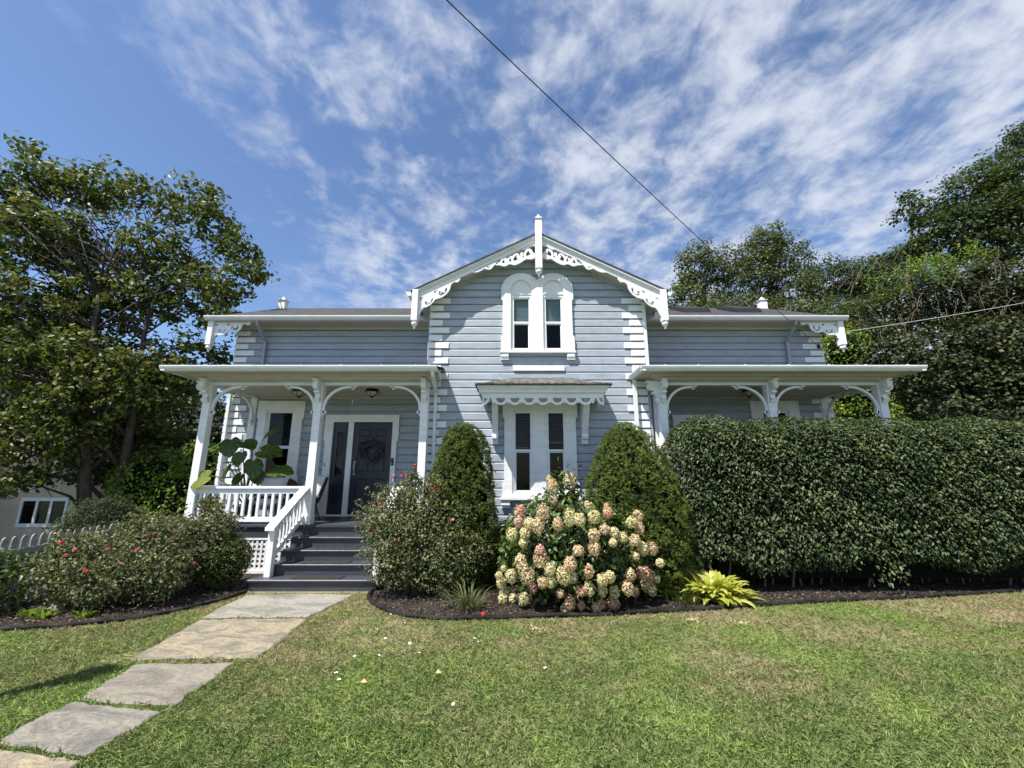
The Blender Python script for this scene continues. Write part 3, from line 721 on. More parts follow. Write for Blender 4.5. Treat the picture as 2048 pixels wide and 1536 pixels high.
for x in (5.03, 6.42):    # skylights
    mb = MB(); z = lambda y: 6.80-.498*(11.9-y)
    mb.add([(x-.36, 10.35, z(10.35)), (x+.36, 10.35, z(10.35)), (x+.36, 11.35, z(11.35)), (x-.36, 11.35, z(11.35)),
            (x-.33, 10.40, z(10.40)+.12), (x+.33, 10.40, z(10.40)+.12), (x+.33, 11.30, z(11.30)+.12), (x-.33, 11.30, z(11.30)+.12)],
           [(0, 1, 5, 4), (1, 2, 6, 5), (2, 3, 7, 6), (3, 0, 4, 7), (4, 5, 6, 7)]); mb.build('skylight', M['black'], roof)
# --- windows
def opening(parent, x0, x1, z0, z1, zm, Y, kind, fr=.035, proud=.012, blindz=None):
    """double-hung sash pair in an opening; child objects of parent"""
    mb = MB(); ya, yb = Y-proud, Y+.03
    for (a, b, c, d) in ((x0, x0+fr, z0, z1), (x1-fr, x1, z0, z1)): mb.box(a, b, ya, yb, c, d)
    mb.box(x0+fr, x1-fr, ya, yb, z1-fr, z1); mb.box(x0+fr, x1-fr, ya+.001, yb, zm-.012, zm+.028)
    mb.build('upper_sash', M['white'], parent)
    mb = MB(); ya2 = ya+.022
    for (a, b, c, d) in ((x0+fr, x0+fr*1.5, z0+fr, zm-.014), (x1-fr*1.5, x1-fr, z0+fr, zm-.014), (x0+fr, x1-fr, z0, z0+fr*1.25), (x0+fr*1.5, x1-fr*1.5, zm-.036, zm-.014)): mb.box(a, b, ya2, yb, c, d)
    mb.build('lower_sash', M['white'], parent)
    mb = MB(); mb.add([(x0+fr, Y+.012, zm), (x1-fr, Y+.012, zm), (x1-fr, Y+.012, z1-fr), (x0+fr, Y+.012, z1-fr)], [(0, 1, 2, 3)]); mb.build('upper_pane', M['glass'], parent, fix=False)
    mb = MB(); mb.add([(x0+fr, Y+.022, z0+fr), (x1-fr, Y+.022, z0+fr), (x1-fr, Y+.022, zm-.01), (x0+fr, Y+.022, zm-.01)], [(0, 1, 2, 3)]); mb.build('lower_pane', M['glass'], parent, fix=False)
    if kind == 'slats':
        mb = MB(); z = z1-.05; bz = blindz if blindz else zm
        while z > bz: mb.add([(x0+.01, Y+.075, z), (x1-.01, Y+.075, z), (x1-.01, Y+.12, z+.018), (x0+.01, Y+.12, z+.018)], [(0, 1, 2, 3)]); z -= .042
        mb.box(x0+.01, x1-.01, Y+.08, Y+.11, bz-.02, bz+.005); mb.build('blind', M['blind'], parent, fix=False)
    elif kind == 'shade':
        mb = MB(); n = 40; zz = [zm-.02+(z1-zm)*i/n for i in range(n+1)]
        for i in range(n): mb.add([(x0, Y+.05+(i%2)*.012, zz[i]), (x1, Y+.05+(i%2)*.012, zz[i]), (x1, Y+.05+((i+1)%2)*.012, zz[i+1]), (x0, Y+.05+((i+1)%2)*.012, zz[i+1])], [(0, 1, 2, 3)])
        mb.build('shade', M['curtain'], parent, fix=False)
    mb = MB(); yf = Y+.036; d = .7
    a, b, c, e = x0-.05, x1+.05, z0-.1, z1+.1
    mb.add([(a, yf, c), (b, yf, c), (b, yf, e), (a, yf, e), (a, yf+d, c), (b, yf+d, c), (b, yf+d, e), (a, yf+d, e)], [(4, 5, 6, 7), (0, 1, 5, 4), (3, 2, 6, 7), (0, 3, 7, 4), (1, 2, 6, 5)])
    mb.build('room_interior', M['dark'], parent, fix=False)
def casing_rect(mb, x0, x1, z0, z1, ix0, ix1, iz0, iz1, Y, ear=.035, t=.05, earz=(.36, .30)):
    """flat casing with shouldered ears round an opening"""
    for (o, i, s) in ((x0, ix0, -1), (x1, ix1, 1)):
        e = o+s*ear
        P = [(i, z0), (e, z0), (e, z0+earz[1]-.03), (o, z0+earz[1]), (o, z1-earz[0]), (e, z1-earz[0]+.03), (e, z1), (i, z1)]
        mb.prism(P, 'y', Y-t, Y+.03)
    mb.box(ix0, ix1, Y-t+.0005, Y+.03, iz1, z1)
    if iz0 > z0: mb.box(ix0, ix1, Y-t+.0005, Y+.03, z0, iz0)
def inner_mould(mb, x0, x1, z0, z1, Y):
    for k, (o, t) in enumerate(((.0, .036), (.018, .026))):
        a, b, c, d = x0+o, x1-o, z0+o, z1-o; w_ = .020
        mb.box(a, a+w_, Y-t, Y+.02, c, d); mb.box(b-w_, b, Y-t, Y+.02, c, d); mb.box(a+w_, b-w_, Y-t, Y+.02, d-w_, d); mb.box(a+w_, b-w_, Y-t, Y+.02, c, c+w_)
# lower centre window (a pair)
mb = MB(); casing_rect(mb, -.155, 1.29, 1.33, 3.24, .0, 1.11, 1.385, 3.06, YC); mb.box(.44, .67, YC-.0495, YC+.03, 1.385, 3.06)
inner_mould(mb, .0, .44, 1.385, 3.06, YC); inner_mould(mb, .67, 1.11, 1.385, 3.06, YC)
wl = mb.build('lower_window', M['white'], H)
opening(wl, .035, .405, 1.415, 3.02, 2.225, YC, 'slats', blindz=2.30); opening(wl, .705, 1.075, 1.415, 3.02, 2.225, YC, 'slats', blindz=2.40)
mb = MB(); mb.box(-.23, 1.37, YC-.10, YC+.01, 1.285, 1.33); mb.box(-.20, 1.34, YC-.07, YC+.01, 1.262, 1.285)
for x in (-.12, 1.255): mb.box(x-.085, x+.085, YC-.075, YC+.0, 1.175, 1.262, .01); mb.box(x-.085, x+.085, YC-.05, YC+.0, 1.125, 1.175)
mb.build('sill', M['white'], wl)
# upper centre window: twin arches
def arch_outline():
    P = [(-.235, 4.30), (-.235, 4.60), (-.20, 4.66), (-.20, 5.42), (-.235, 5.48)]
    cz = 5.675; R1 = .40; cl, cr = .2, .95-.0
    cl, cr = .195, .895
    P += [(-.235, 5.52)]; hx = (cr-cl)/2; a_c = math.degrees(math.acos(hx/R1*.999))
    P += [(cl+.43*math.cos(R(a)), cz+R1*math.sin(R(a))) for a in np.linspace(180, a_c+6, 22)]
    P += [(cr+.43*math.cos(R(a)), cz+R1*math.sin(R(a))) for a in np.linspace(180-a_c-6, 0, 22)]
    P += [(1.325, 5.52), (1.325, 5.48), (1.29, 5.42), (1.29, 4.66), (1.325, 4.60), (1.325, 4.30)]
    return P
def arch_hole(cx): return [(cx-.225, 4.32), (cx-.225, 5.675)]+[(cx+.225*math.cos(R(a)), 5.675+.24*math.sin(R(a))) for a in np.linspace(180, 0, 20)]+[(cx+.225, 4.32)]
ACX = (.199, .889)
wu = curve_prism('upper_window', [arch_outline(), arch_hole(ACX[0]), arch_hole(ACX[1])], YC-.055, YC+.03, M['white'], H)
mb = MB()
for c in ACX:
    mb.prism([(c-.23, 5.60)]+[(c+.235*math.cos(R(a)), 5.675+.25*math.sin(R(a))) for a in np.linspace(180, 0, 16)]+[(c+.23, 5.60)], 'y', YC-.015, YC+.02)
    mb.box(c-.224, c+.224, YC-.045, YC+.02, 5.575, 5.605); mb.box(c-.224, c+.224, YC-.030, YC+.02, 5.535, 5.574)
    inner_mould(mb, c-.224, c+.224, 4.322, 5.535, YC+.006)
mb.build('arch_panel', M['white'], wu)
for c in ACX: opening(wu, c-.185, c+.185, 4.345, 5.51, 4.935, YC, 'shade', fr=.025)
mb = MB(); mb.box(-.25, 1.34, YC-.09, YC+.01, 4.255, 4.298)
for x in (-.15, 1.24): mb.box(x-.085, x+.085, YC-.075, YC, 4.16, 4.255, .012); mb.box(x-.085, x+.085, YC-.055, YC, 4.11, 4.16)
mb.build('sill', M['white'], wu)
# porch windows
for (x0, x1, ix0, ix1, nm) in ((-5.95, -4.86, -5.74, -5.07, 'porch_window'), (5.60, 6.72, 5.82, 6.49, 'porch_window')):
    mb = MB(); casing_rect(mb, x0+.03, x1-.03, 1.25, 3.45, ix0, ix1, 1.48, 3.24, YW, earz=(.42, .5)); inner_mould(mb, ix0, ix1, 1.48, 3.24, YW)
    wv = mb.build(nm, M['white'], H); opening(wv, ix0+.04, ix1-.04, 1.52, 3.20, 2.375, YW, 'slats', blindz=2.40 if x0 < 0 else 2.9)
    mb = MB(); mb.box(x0-.03, x1+.03, YW-.09, YW, 1.21, 1.25); mb.build('sill', M['white'], wv)
# --- doors
ZF = .855
def front_door():
    mb = MB(); casing_rect(mb, -4.31, -2.66, ZF, 3.12, -4.15, -2.77, ZF, 2.95, YW, earz=(.62, .75)); mb.box(-3.80, -3.68, YW-.03, YW+.04, ZF+.03, 2.95)
    mb.box(-4.15, -2.77, YW-.06, YW+.05, ZF-.005, ZF+.03)
    dc = mb.build('door_frame', M['white'], H)
    def slab(x0, x1, z0, z1, y, panels, glass=None):
        m = MB()
        xs = [x0]+[v for p in panels for v in (p[0], p[1])]+[x1]
        m.box(x0, x1, y, y+.045, z0, z1)
        for (a, b, c, d) in panels:
            m.box(a, b, y-.010, y, c, d, .012); 
            w_ = .012
            for (p, q, r_, s_) in ((a-.03, a-.018, c-.03, d+.03), (b+.018, b+.03, c-.03, d+.03), (a-.018, b+.018, c-.03, c-.018), (a-.018, b+.018, d+.018, d+.03)): m.box(p, q, y-.008, y, r_, s_)
        return m
    y = YW+.008
    P = []
    for (a, b) in ((-3.53, -3.30), (-3.16, -2.93)):
        P += [(a, b, 2.62, 2.78), (a, b, 1.83, 2.50), (a, b, 1.05, 1.65)]
    d = slab(-3.675, -2.79, .89, 2.93, y, P).build('front_door', M['door'], H)
    mb = MB(); mb.tube([(-3.60, y-.01, 2.02), (-3.60, y-.05, 2.0), (-3.60, y-.065, 1.90), (-3.60, y-.05, 1.80), (-3.60, y-.01, 1.78)], .012, 6); mb.box(-3.625, -3.575, y-.02, y, 1.74, 2.06, .004)
    mb.lathe(-3.60, y-.03, [(.02, 2.09), (.028, 2.11), (.02, 2.13)]); mb.build('handle', M['brass'], d)
    m = MB(); m.box(-4.15, -4.05, y, y+.045, .89, 2.95); m.box(-3.87, -3.80, y, y+.045, .89, 2.95); m.box(-4.05, -3.87, y, y+.045, 2.72, 2.95); m.box(-4.05, -3.87, y, y+.045, .89, 1.72)
    m.box(-4.03, -3.89, y-.010, y, 1.02, 1.50, .012)
    for (p, q, r_, s_) in ((-4.062, -4.045, 1.70, 2.74), (-3.875, -3.858, 1.70, 2.74), (-4.045, -3.875, 2.72, 2.74), (-4.045, -3.875, 1.70, 1.72)): m.box(p, q, y-.009, y+.01, r_, s_)
    s = m.build('sidelight', M['door'], H)
    mb = MB(); mb.add([(-4.05, y+.01, 1.72), (-3.87, y+.01, 1.72), (-3.87, y+.01, 2.72), (-4.05, y+.01, 2.72)], [(0, 1, 2, 3)]); mb.build('pane', M['glass'], s, fix=False)
    mb = MB(); z = 1.74
    while z < 2.15: mb.add([(-4.04, y+.05, z), (-3.88, y+.05, z), (-3.88, y+.085, z+.018), (-4.04, y+.085, z+.018)], [(0, 1, 2, 3)]); z += .04
    mb.build('blind', M['blind'], s, fix=False)
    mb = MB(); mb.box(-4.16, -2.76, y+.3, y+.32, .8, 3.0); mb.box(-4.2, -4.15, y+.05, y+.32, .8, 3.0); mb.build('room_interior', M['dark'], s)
    mb = MB(); mb.box(-2.755, -2.700, YW-.085, YW-.05, 1.96, 2.12, .008); b = mb.build('doorbell', M['black'], H)
    mb = MB(); mb.lathe(-2.7275, YW-.0, [(.001, 0)], 3) if False else mb.box(-2.738, -2.717, YW-.090, YW-.085, 1.985, 2.01, .003); mb.build('button', M['frost'], b)
    mb = MB(); mb.box(-4.29, -4.25, YW-.062, YW-.05, 1.93, 2.02, .004); mb.build('bell_push', M['frost'], H)
front_door()
mb = MB(); casing_rect(mb, 3.78, 4.86, ZF, 3.12, 3.93, 4.72, ZF, 2.95, YW, earz=(.62, .75)); d2 = mb.build('side_door_frame', M['white'], H)
mb = MB(); y = YW+.008; mb.box(3.93, 4.08, y, y+.04, ZF, 2.95); mb.box(4.57, 4.72, y, y+.04, ZF, 2.95); mb.box(4.08, 4.57, y, y+.04, 2.85, 2.95); mb.box(4.08, 4.57, y, y+.04, ZF, 1.2)
mb.build('door_leaf', M['door'], d2)
mb = MB(); mb.add([(4.08, y+.02, 1.2), (4.57, y+.02, 1.2), (4.57, y+.02, 2.85), (4.08, y+.02, 2.85)], [(0, 1, 2, 3)]); mb.build('pane', M['glass'], d2, fix=False)
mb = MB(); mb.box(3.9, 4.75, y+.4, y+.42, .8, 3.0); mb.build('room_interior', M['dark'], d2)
def text_mesh(s_, size, X, Y, Z, mat, name, parent, depth=.006):
    cu = bpy.data.curves.new(name, 'FONT'); cu.body = s_; cu.size = size; cu.extrude = depth; cu.align_x = 'CENTER'; cu.offset = .002
    o = bpy.data.objects.new('tmp', cu); COL.objects.link(o); bpy.context.view_layer.update()
    me = bpy.data.meshes.new_from_object(o.evaluated_get(bpy.context.evaluated_depsgraph_get())); bpy.data.objects.remove(o)
    for v in me.vertices: x, y, z = v.co; v.co = (X+x, Y-z, Z+y)
    me.name = name; me.materials.clear(); me.materials.append(mat); return link(name, me, parent)
text_mesh('8', .155, -4.497, YW-.014, 2.562, M['black'], 'house_number', H)
# --- porches
def corbel(x, y, zt, parent, side=None):
    P = [(0, 0), (.205, 0), (.215, -.012), (.215, -.03), (.195, -.035)]
    P += [(.105+.095*math.cos(R(a)), -.115+.088*math.sin(R(a))) for a in (50, 25, 0, -25, -50, -75, -100)]
    P += [(.070, -.225), (.115, -.232), (.115, -.268), (.06, -.275), (.035, -.31), (.038, -.345), (.062, -.365), (.072, -.39), (.055, -.405), (.05, -.425), (.03, -.43), (.028, -.455), (0, -.46)]
    mb = MB(); h = .048
    if side is None: mb.prism([(y-a, zt+b) for a, b in P], 'x', x-h, x+h)
    else: mb.prism([(x+side*a, zt+b) for a, b in P], 'y', y-h, y+h)
    # volute groove: a raised ring on both cheeks
    for e in (-1, 1):
        if side is None:
            Q = arcpts(0, 0, .062, .02, 0, 420, 18); mb.ribbon([(y-.105+q[0], zt-.11+q[1]) for q in Q], .016, 'x', x+e*h, x+e*(h+.009))
        else:
            Q = arcpts(0, 0, .062, .02, 0, 420, 18); mb.ribbon([(x+side*.105+q[0], zt-.11+q[1]) for q in Q], .016, 'y', y+e*h, y+e*(h+.009))
    for k in range(3):
        z = zt-.36-.035*k
        if side is None: mb.box(x-h, x+h, y-.052+.012*k, y, z-.010, z+.006)
    return mb.build('corbel', M['white'], parent)
def arch_bracket(x, s_, y0, y1, zt, parent, axis='y', a=.50, b=.44):
    mb = MB(); z0 = zt-b-.03
    pts = [(x+s_*(a+.02-a*math.cos(R(t))), z0+b*math.sin(R(t))) for t in np.linspace(0, 90, 16)]
    f = (lambda p: p)
    mb.ribbon(pts, .048, axis, y0, y1)
    tail = [(x+s_*(a+.02), z0+b), (x+s_*(a+.10), z0+b+.004), (x+s_*(a+.17), z0+b+.022)]; mb.ribbon(tail, [.048, .035, .006], axis, y0, y1)
    tail = [(x+s_*.02, z0), (x+s_*.018, z0-.09), (x+s_*.004, z0-.18)]; mb.ribbon(tail, [.048, .05, .006], axis, y0, y1)
    for c, r in (((x+s_*(a+.07), z0+b-.022), .030), ((x+s_*.045, z0-.07), .034)):
        P = [(c[0]+r*math.cos(2*math.pi*k/12), c[1]+r*math.sin(2*math.pi*k/12)) for k in range(12)]; mb.prism(P, axis, y0, y1)
    return mb.build('arch_bracket', M['white'], parent)
ZB = 3.51
def post(x, sides, corner=0, half=False):
    mb = MB(); h = .075; y0, y1 = 7.95, 8.10
    mb.box(x-h, x+h, y0, y1, ZF, 3.60, .006)
    mb.box(x-h-.012, x+h+.012, y0-.012, y1+.012, ZF, ZF+.16, .006)
    p = mb.build('porch_post', M['white'], H)
    corbel(x, 7.95, 3.605, p)
    if corner: corbel(x+corner*h, 8.025, 3.605, p, corner)
    for s_ in sides: arch_bracket(x+s_*h, s_, 8.0, 8.045, ZB, p)
    if corner:       # arch running back to the wall
        arch_bracket(8.10, 1, x-.02, x+.025, ZB, p, 'x')
    return p
LP = (-6.05, -3.84, -1.735); RP = (2.99, 5.15, 7.36)
post(LP[0], (1,), -1); post(LP[1], (-1, 1)); post(LP[2], (-1,)); post(RP[0], (1,), -1); post(RP[1], (-1, 1)); post(RP[2], (-1,), 1)
def porch(x0, x1, px, hipL, hipR, wl, wr):
    """x0..x1 eave extent, px posts"""
    mb = MB(); ye, yw = 7.48, 9.49; z0, z1 = 3.775, 4.2
    rise = 2.0
    a = x0+rise if hipL else x0; b = x1-rise if hipR else x1
    A, B, C_, D_ = (x0, ye, z0), (x1, ye, z0), (b, yw, z1), (a, yw, z1)
    vs = [A, B, C_, D_, (x0, yw, z0), (x1, yw, z0)]; vs2 = [(p[0], p[1], p[2]-.03) for p in vs]
    fs = [(0, 1, 2, 3)]
    if hipL: fs.append((0, 3, 4))
    if hipR: fs.append((1, 5, 2))
    mb.add(vs, fs); mb.add([vs2[0], vs2[1], vs2[2], vs2[3]], [(3, 2, 1, 0)])
    mb.box(x0, x1, ye-.006, ye+.02, z0-.03, z0+.004)
    r = mb.build('porch_roof', M['shingle'], H, fix=False)
    gutterx(x0-.0, x1, 7.40, 3.775, .10, .11, r, 7, int(x0*3)+30)
    if hipL: guttery(7.42, 9.45 if x0 < 0 else YC-.03, x0-.02, -1, 3.773, .10, .11, r)
    if hipR: guttery(7.42, 9.45, x1+.02, 1, 3.773, .10, .11, r)
    # soffit, crown and frieze (front), returns at the open ends
    mb = MB(); fa, fb = px[0]-.06, px[-1]+.06
    prof = [(7.50, 3.69), (7.50, 3.672), (7.53, 3.672), (7.53, 3.684), (7.70, 3.680), (7.70, 3.662), (7.73, 3.655), (7.745, 3.640), (7.755, 3.640), (7.80, 3.632), (7.83, 3.605), (7.845, 3.605), (7.845, 3.590), (7.93, 3.586), (7.93, 3.565), (7.96, 3.56), (7.96, 3.74), (7.52, 3.74)]
    def run(xa, xb): mb.prism(prof, 'x', xa, xb)
    # mitred front run
    n = len(prof); vs = []
    for (y, z) in prof:
        e = y-7.50; vs.append((x0+(.10+e*1.0 if hipL else 0), y, z))
    for (y, z) in prof:
        e = y-7.50; vs.append((x1-(.10+e*.70 if hipR else 0), y, z))
    mb.add(vs, [tuple(range(n)), tuple(range(n, 2*n))[::-1]]+[(i, n+i, n+(i+1)%n, (i+1)%n) for i in range(n)])
    for hip, xe, s_ in ((hipL, x0, 1), (hipR, x1, -1)):
        if not hip: continue
        k = 1.0 if s_ > 0 else .70
        yb = 9.47 if xe < 0 or s_ < 0 else YC-.025
        vs = []
        for (y, z) in prof: vs.append((xe+s_*(.10+(y-7.5)*k), y+.001, z-.001))
        for (y, z) in prof: vs.append((xe+s_*(.10+(y-7.5)*k), yb, z-.001))
        mb.add(vs, [tuple(range(n)), tuple(range(n, 2*n))[::-1]]+[(i, n+i, n+(i+1)%n, (i+1)%n) for i in range(n)])
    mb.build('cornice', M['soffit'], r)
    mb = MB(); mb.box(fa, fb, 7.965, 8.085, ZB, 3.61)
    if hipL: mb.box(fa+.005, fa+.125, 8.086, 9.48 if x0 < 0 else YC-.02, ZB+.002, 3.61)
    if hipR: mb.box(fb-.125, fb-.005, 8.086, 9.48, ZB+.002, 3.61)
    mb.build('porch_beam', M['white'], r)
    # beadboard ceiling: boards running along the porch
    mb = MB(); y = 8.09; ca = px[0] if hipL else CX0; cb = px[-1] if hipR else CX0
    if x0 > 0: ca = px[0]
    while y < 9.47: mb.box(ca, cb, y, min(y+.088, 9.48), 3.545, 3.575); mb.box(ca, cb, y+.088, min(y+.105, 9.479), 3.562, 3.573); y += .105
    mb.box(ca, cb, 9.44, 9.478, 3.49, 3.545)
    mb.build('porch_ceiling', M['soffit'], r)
    # floor, skirt
    mb = MB(); y = 7.90; fa2, fb2 = px[0]-.14, (px[-1]+.14 if hipR else CX0)
    mb.box(fa2, fb2, 7.86, 7.90, ZF-.034, ZF+.001)
    while y < 9.48: mb.box(fa2, fb2, y+.003, y+.10, ZF-.03, ZF); y += .10
    fl = mb.build('porch_floor', M['slate'], H)
    mb = MB(); mb.box(fa2+.03, fb2, 7.895, 7.93, .64, ZF-.034); mb.box(fa2+.03, fa2+.06, 7.93, 9.47, .64, ZF-.034); mb.build('skirt_board', M['slate'], fl)
    mb = MB(); la, lb = fa2+.06, (min(-3.97, fb2) if x0 < 0 else fb2)
    mb.box(la, lb, 7.90, 7.93, .595, .638)
    mb.box(la, lb, 7.90, 7.93, .02, .08)
    for i in range(int((lb-la)/.085)+1): mb.box(la+i*.085, min(la+i*.085+.040, lb), 7.910, 7.918, .08, .595)
    for i in range(7): mb.box(la, lb, 7.9175, 7.925, .08+i*.083, .08+i*.083+.040)
    mb.build('lattice_panel', M['white'], fl)
    # pilasters on the wall
    for hip, xe in ((hipL, px[0]), (hipR, px[-1])):
        if not hip: continue
        yb = YW if (x0 < 0 or xe == px[-1]) else YC
        m = MB(); m.box(xe-.09, xe+.06, yb-.05, yb+.0, ZF, 3.60); m.build('pilaster', M['white'], H)
        m = MB(); 
    return r
porch(-6.62, -1.42, LP, True, False, 0, 0); porch(2.43, 7.80, RP, True, True, 0, 0)
# second arch at the wall end of the left porch
arch_bracket(9.44, -1, LP[0]-.02, LP[0]+.025, ZB, H, 'x'); arch_bracket(9.44, -1, RP[2]-.02, RP[2]+.025, ZB, H, 'x')
def railing(xa, xb, n, parent=H, y=8.02):
    mb = MB(); mb.box(xa, xb, y-.055, y+.055, 1.505, 1.545); mb.box(xa, xb, y-.022, y+.022, 1.41, 1.505); mb.box(xa, xb, y-.035, y+.035, .90, .985)
    r = mb.build('porch_railing', M['white'], parent)
    for i in range(n):
        x = xa+(i+.5)*(xb-xa)/n; m = MB(); m.box(x-.023, x+.023, y-.020, y+.020, .985, 1.41); m.build('baluster', M['white'], r)
railing(LP[0]+.075, LP[1]-.075, 15); railing(-2.14, LP[2]-.075, 3)
railing(RP[0]+.075, RP[1]-.075, 18); railing(RP[1]+.075, RP[2]-.075, 18)
for xr in (LP[0], RP[2]):
    m = MB()
    m.box(xr-.04, xr+.04, 8.10, 9.44, 1.505, 1.545); m.box(xr-.03, xr+.03, 8.10, 9.44, .90, .985)
    for i in range(11): y = 8.2+i*.115; m.box(xr-.016, xr+.016, y-.016, y+.016, .985, 1.505)
    m.build('end_railing', M['white'], H)
# --- stairs
st = None
mb = MB()
for k in range(5):
    yn = 6.82+.27*k; xa, xb = (-4.10, -2.10) if k == 0 else (-3.95, -2.22)
    zt = .171*(k+1); mb.box(xa+.02, xb-.02, yn+.03, yn+.06, zt-.171, zt-.03)
st = mb.build('porch_steps', M['slate'], H)
for k in range(4):
    yn = 6.82+.27*k; xa, xb = (-4.12, -2.08) if k == 0 else (-3.95, -2.22); zt = .171*(k+1)
    mb = MB(); mb.box(xa, xb, yn-.005, yn+.135, zt-.032, zt, .006); mb.box(xa, xb, yn+.140, yn+.31, zt-.032, zt-.001); mb.build('tread', M['slate'], st)
mb = MB(); mb.box(-4.08, -4.05, 6.86, 7.9, 0, .13); mb.build('stringer', M['slate'], st)
mb = MB(); mb.box(-2.14, -2.11, 6.86, 7.9, 0, .13); mb.build('stringer', M['slate'], st)
def stair_rail(x):
    sl = .585; z = lambda y: .945+(y-6.93)*sl
    mb = MB(); mb.box(x-.05, x+.05, 6.97, 7.07, .171, z(7.02)-.03, .004)
    mb.prism([(6.90, z(6.90)), (7.955, z(7.955)), (7.955, z(7.955)-.045), (6.90, z(6.90)-.045)], 'x', x-.075, x+.075)
    mb.prism([(7.07, z(7.07)-.045), (7.955, z(7.955)-.045), (7.955, z(7.955)-.135), (7.07, z(7.07)-.135)], 'x', x-.02, x+.02)
    mb.prism([(7.07, z(7.07)-.50), (7.955, z(7.955)-.50), (7.955, z(7.955)-.60), (7.07, z(7.07)-.60)], 'x', x-.022, x+.022)
    r = mb.build('stair_railing', M['white'], H)
    for i in range(8):
        y = 7.14+i*.10; m = MB(); m.prism([(y-.014, z(y-.014)-.135), (y+.014, z(y+.014)-.135), (y+.014, z(y+.014)-.50), (y-.014, z(y-.014)-.50)], 'x', x-.014, x+.014); m.build('baluster', M['white'], r)
stair_rail(-3.90); stair_rail(-2.17)
# --- awning over the lower window
mb = MB(); aw0, aw1 = -.69, 1.88; ya = 7.52
V = [(aw0, ya, 3.445), (aw1, ya, 3.445), (1.16, YC, 3.735), (0.03, YC, 3.735), (aw0, YC, 3.445), (aw1, YC, 3.445)]
V2 = [(p[0]+(.0), p[1], p[2]-.03) for p in V]
mb.add(V, [(0, 1, 2, 3), (0, 3, 4), (1, 5, 2)]); mb.box(aw0-.012, aw1+.012, ya-.012, YC-.02, 3.418, 3.446)
rr = random.Random(4); x = aw0
while x < aw1-.05:     # ragged shingle butts
    w_ = rr.uniform(.09, .17); mb.box(x, min(x+w_-.006, aw1+.01), ya-.022-rr.random()*.012, ya+.08, 3.43, 3.452+rr.random()*.006); x += w_
aw = mb.build('window_awning', M['worn'], H, fix=False)
mb = MB()
for (o, z0, z1) in ((.03, 3.385, 3.42), (.055, 3.355, 3.385), (.085, 3.295, 3.355), (.105, 3.275, 3.295), (.125, 3.205, 3.275)):
    mb.box(aw0+o, aw1-o, ya+o, YC-.0, z0, z1)
mb.build('awning_cornice', M['white'], aw)
mb = MB(); yv = ya+.13; va, vb = aw0+.13, aw1-.13
mb.box(va, vb, yv, yv+.02, 3.19, 3.205)
for k in range(-4, 5):
    c = .595+k*.27; a0, a1 = (180, 360)
    if k == -4: c = va-.0; a0, a1 = 270, 360
    if k == 4: c = vb; a0, a1 = 180, 270
    mb.ribbon(arcpts(c, 3.19, .112, .112, a0, a1, 14), .046, 'y', yv+.0005, yv+.0195)
    if k < 4:
        m_ = (.595+k*.27)+.135
        mb.prism([(m_-.05, 3.19), (m_+.05, 3.19), (m_+.022, 3.12), (m_, 3.055+.02), (m_-.022, 3.12)], 'y', yv+.001, yv+.019)
mb.box(va, va+.025, yv, yv+.02, 3.07, 3.19); mb.box(vb-.025, vb, yv, yv+.02, 3.07, 3.19)
for X in (va, vb-.02):
    mb.box(X, X+.02, yv+.02, YC-.02, 3.19, 3.205)
    for k in range(2): mb.ribbon(arcpts(yv+.16+k*.27, 3.19, .112, .112, 180, 360, 12), .046, 'x', X, X+.02)
mb.build('scalloped_valance', M['white'], aw)
for x in (-.335, 1.455):
    P = [(YC-.0, 3.205), (YC-.50, 3.205), (YC-.46, 3.10), (YC-.26, 2.78), (YC-.14, 2.56), (YC-.155, 2.53), (YC-.175, 2.50), (YC-.17, 2.46), (YC-.13, 2.44), (YC-.10, 2.43), (YC-.10, 2.40), (YC-.08, 2.39), (YC-.08, 2.36), (YC, 2.35)]
    mb = MB(); mb.prism(P, 'x', x-.058, x+.058); mb.build('awning_bracket', M['white'], aw)
mb = MB(); mb.box(.03, 1.10, YC-.03, YC, 3.875, 3.975, .005); mb.build('head_board', M['white'], H)
# --- downspouts
def spout(P, mat='gutter', r=.042):
    mb = MB(); mb.tube([Vector(p) for p in P], r, 4); return mb.build('downspout', M[mat], H)
spout([(-5.99, 9.05, 5.31), (-5.99, 9.08, 5.22), (-5.98, 9.42, 4.92), (-5.98, 9.44, 4.86), (-5.98, 9.44, 4.15)], 'gutterblue')
spout([(6.67, 9.05, 5.31), (6.67, 9.08, 5.22), (6.66, 9.42, 4.92), (6.66, 9.44, 4.86), (6.66, 9.44, 4.15)], 'gutterblue')
spout([(-1.50, 7.46, 3.68), (-1.50, 7.50, 3.60), (-1.56, 8.17, 3.42), (-1.56, 8.20, 3.34), (-1.56, 8.20, .3)])
spout([(2.52, 8.18, 3.67), (2.52, 8.20, 3.55), (2.52, 8.20, .3)], r=.048)
spout([(-6.60, 9.40, 3.68), (-6.62, 9.42, 3.5), (-6.62, 9.42, .2)])
spout([(CX-2.72, 8.9, 5.46), (CX-2.65, 8.75, 5.28), (CX0-.06, 8.6, 5.10), (CX0-.06, 8.6, 4.2)], 'gutterblue', .035); spout([(CX+2.72, 8.9, 5.46), (CX+2.65, 8.75, 5.28), (CX1+.06, 8.6, 5.10), (CX1+.06, 8.6, 4.2)], 'gutterblue', .035)
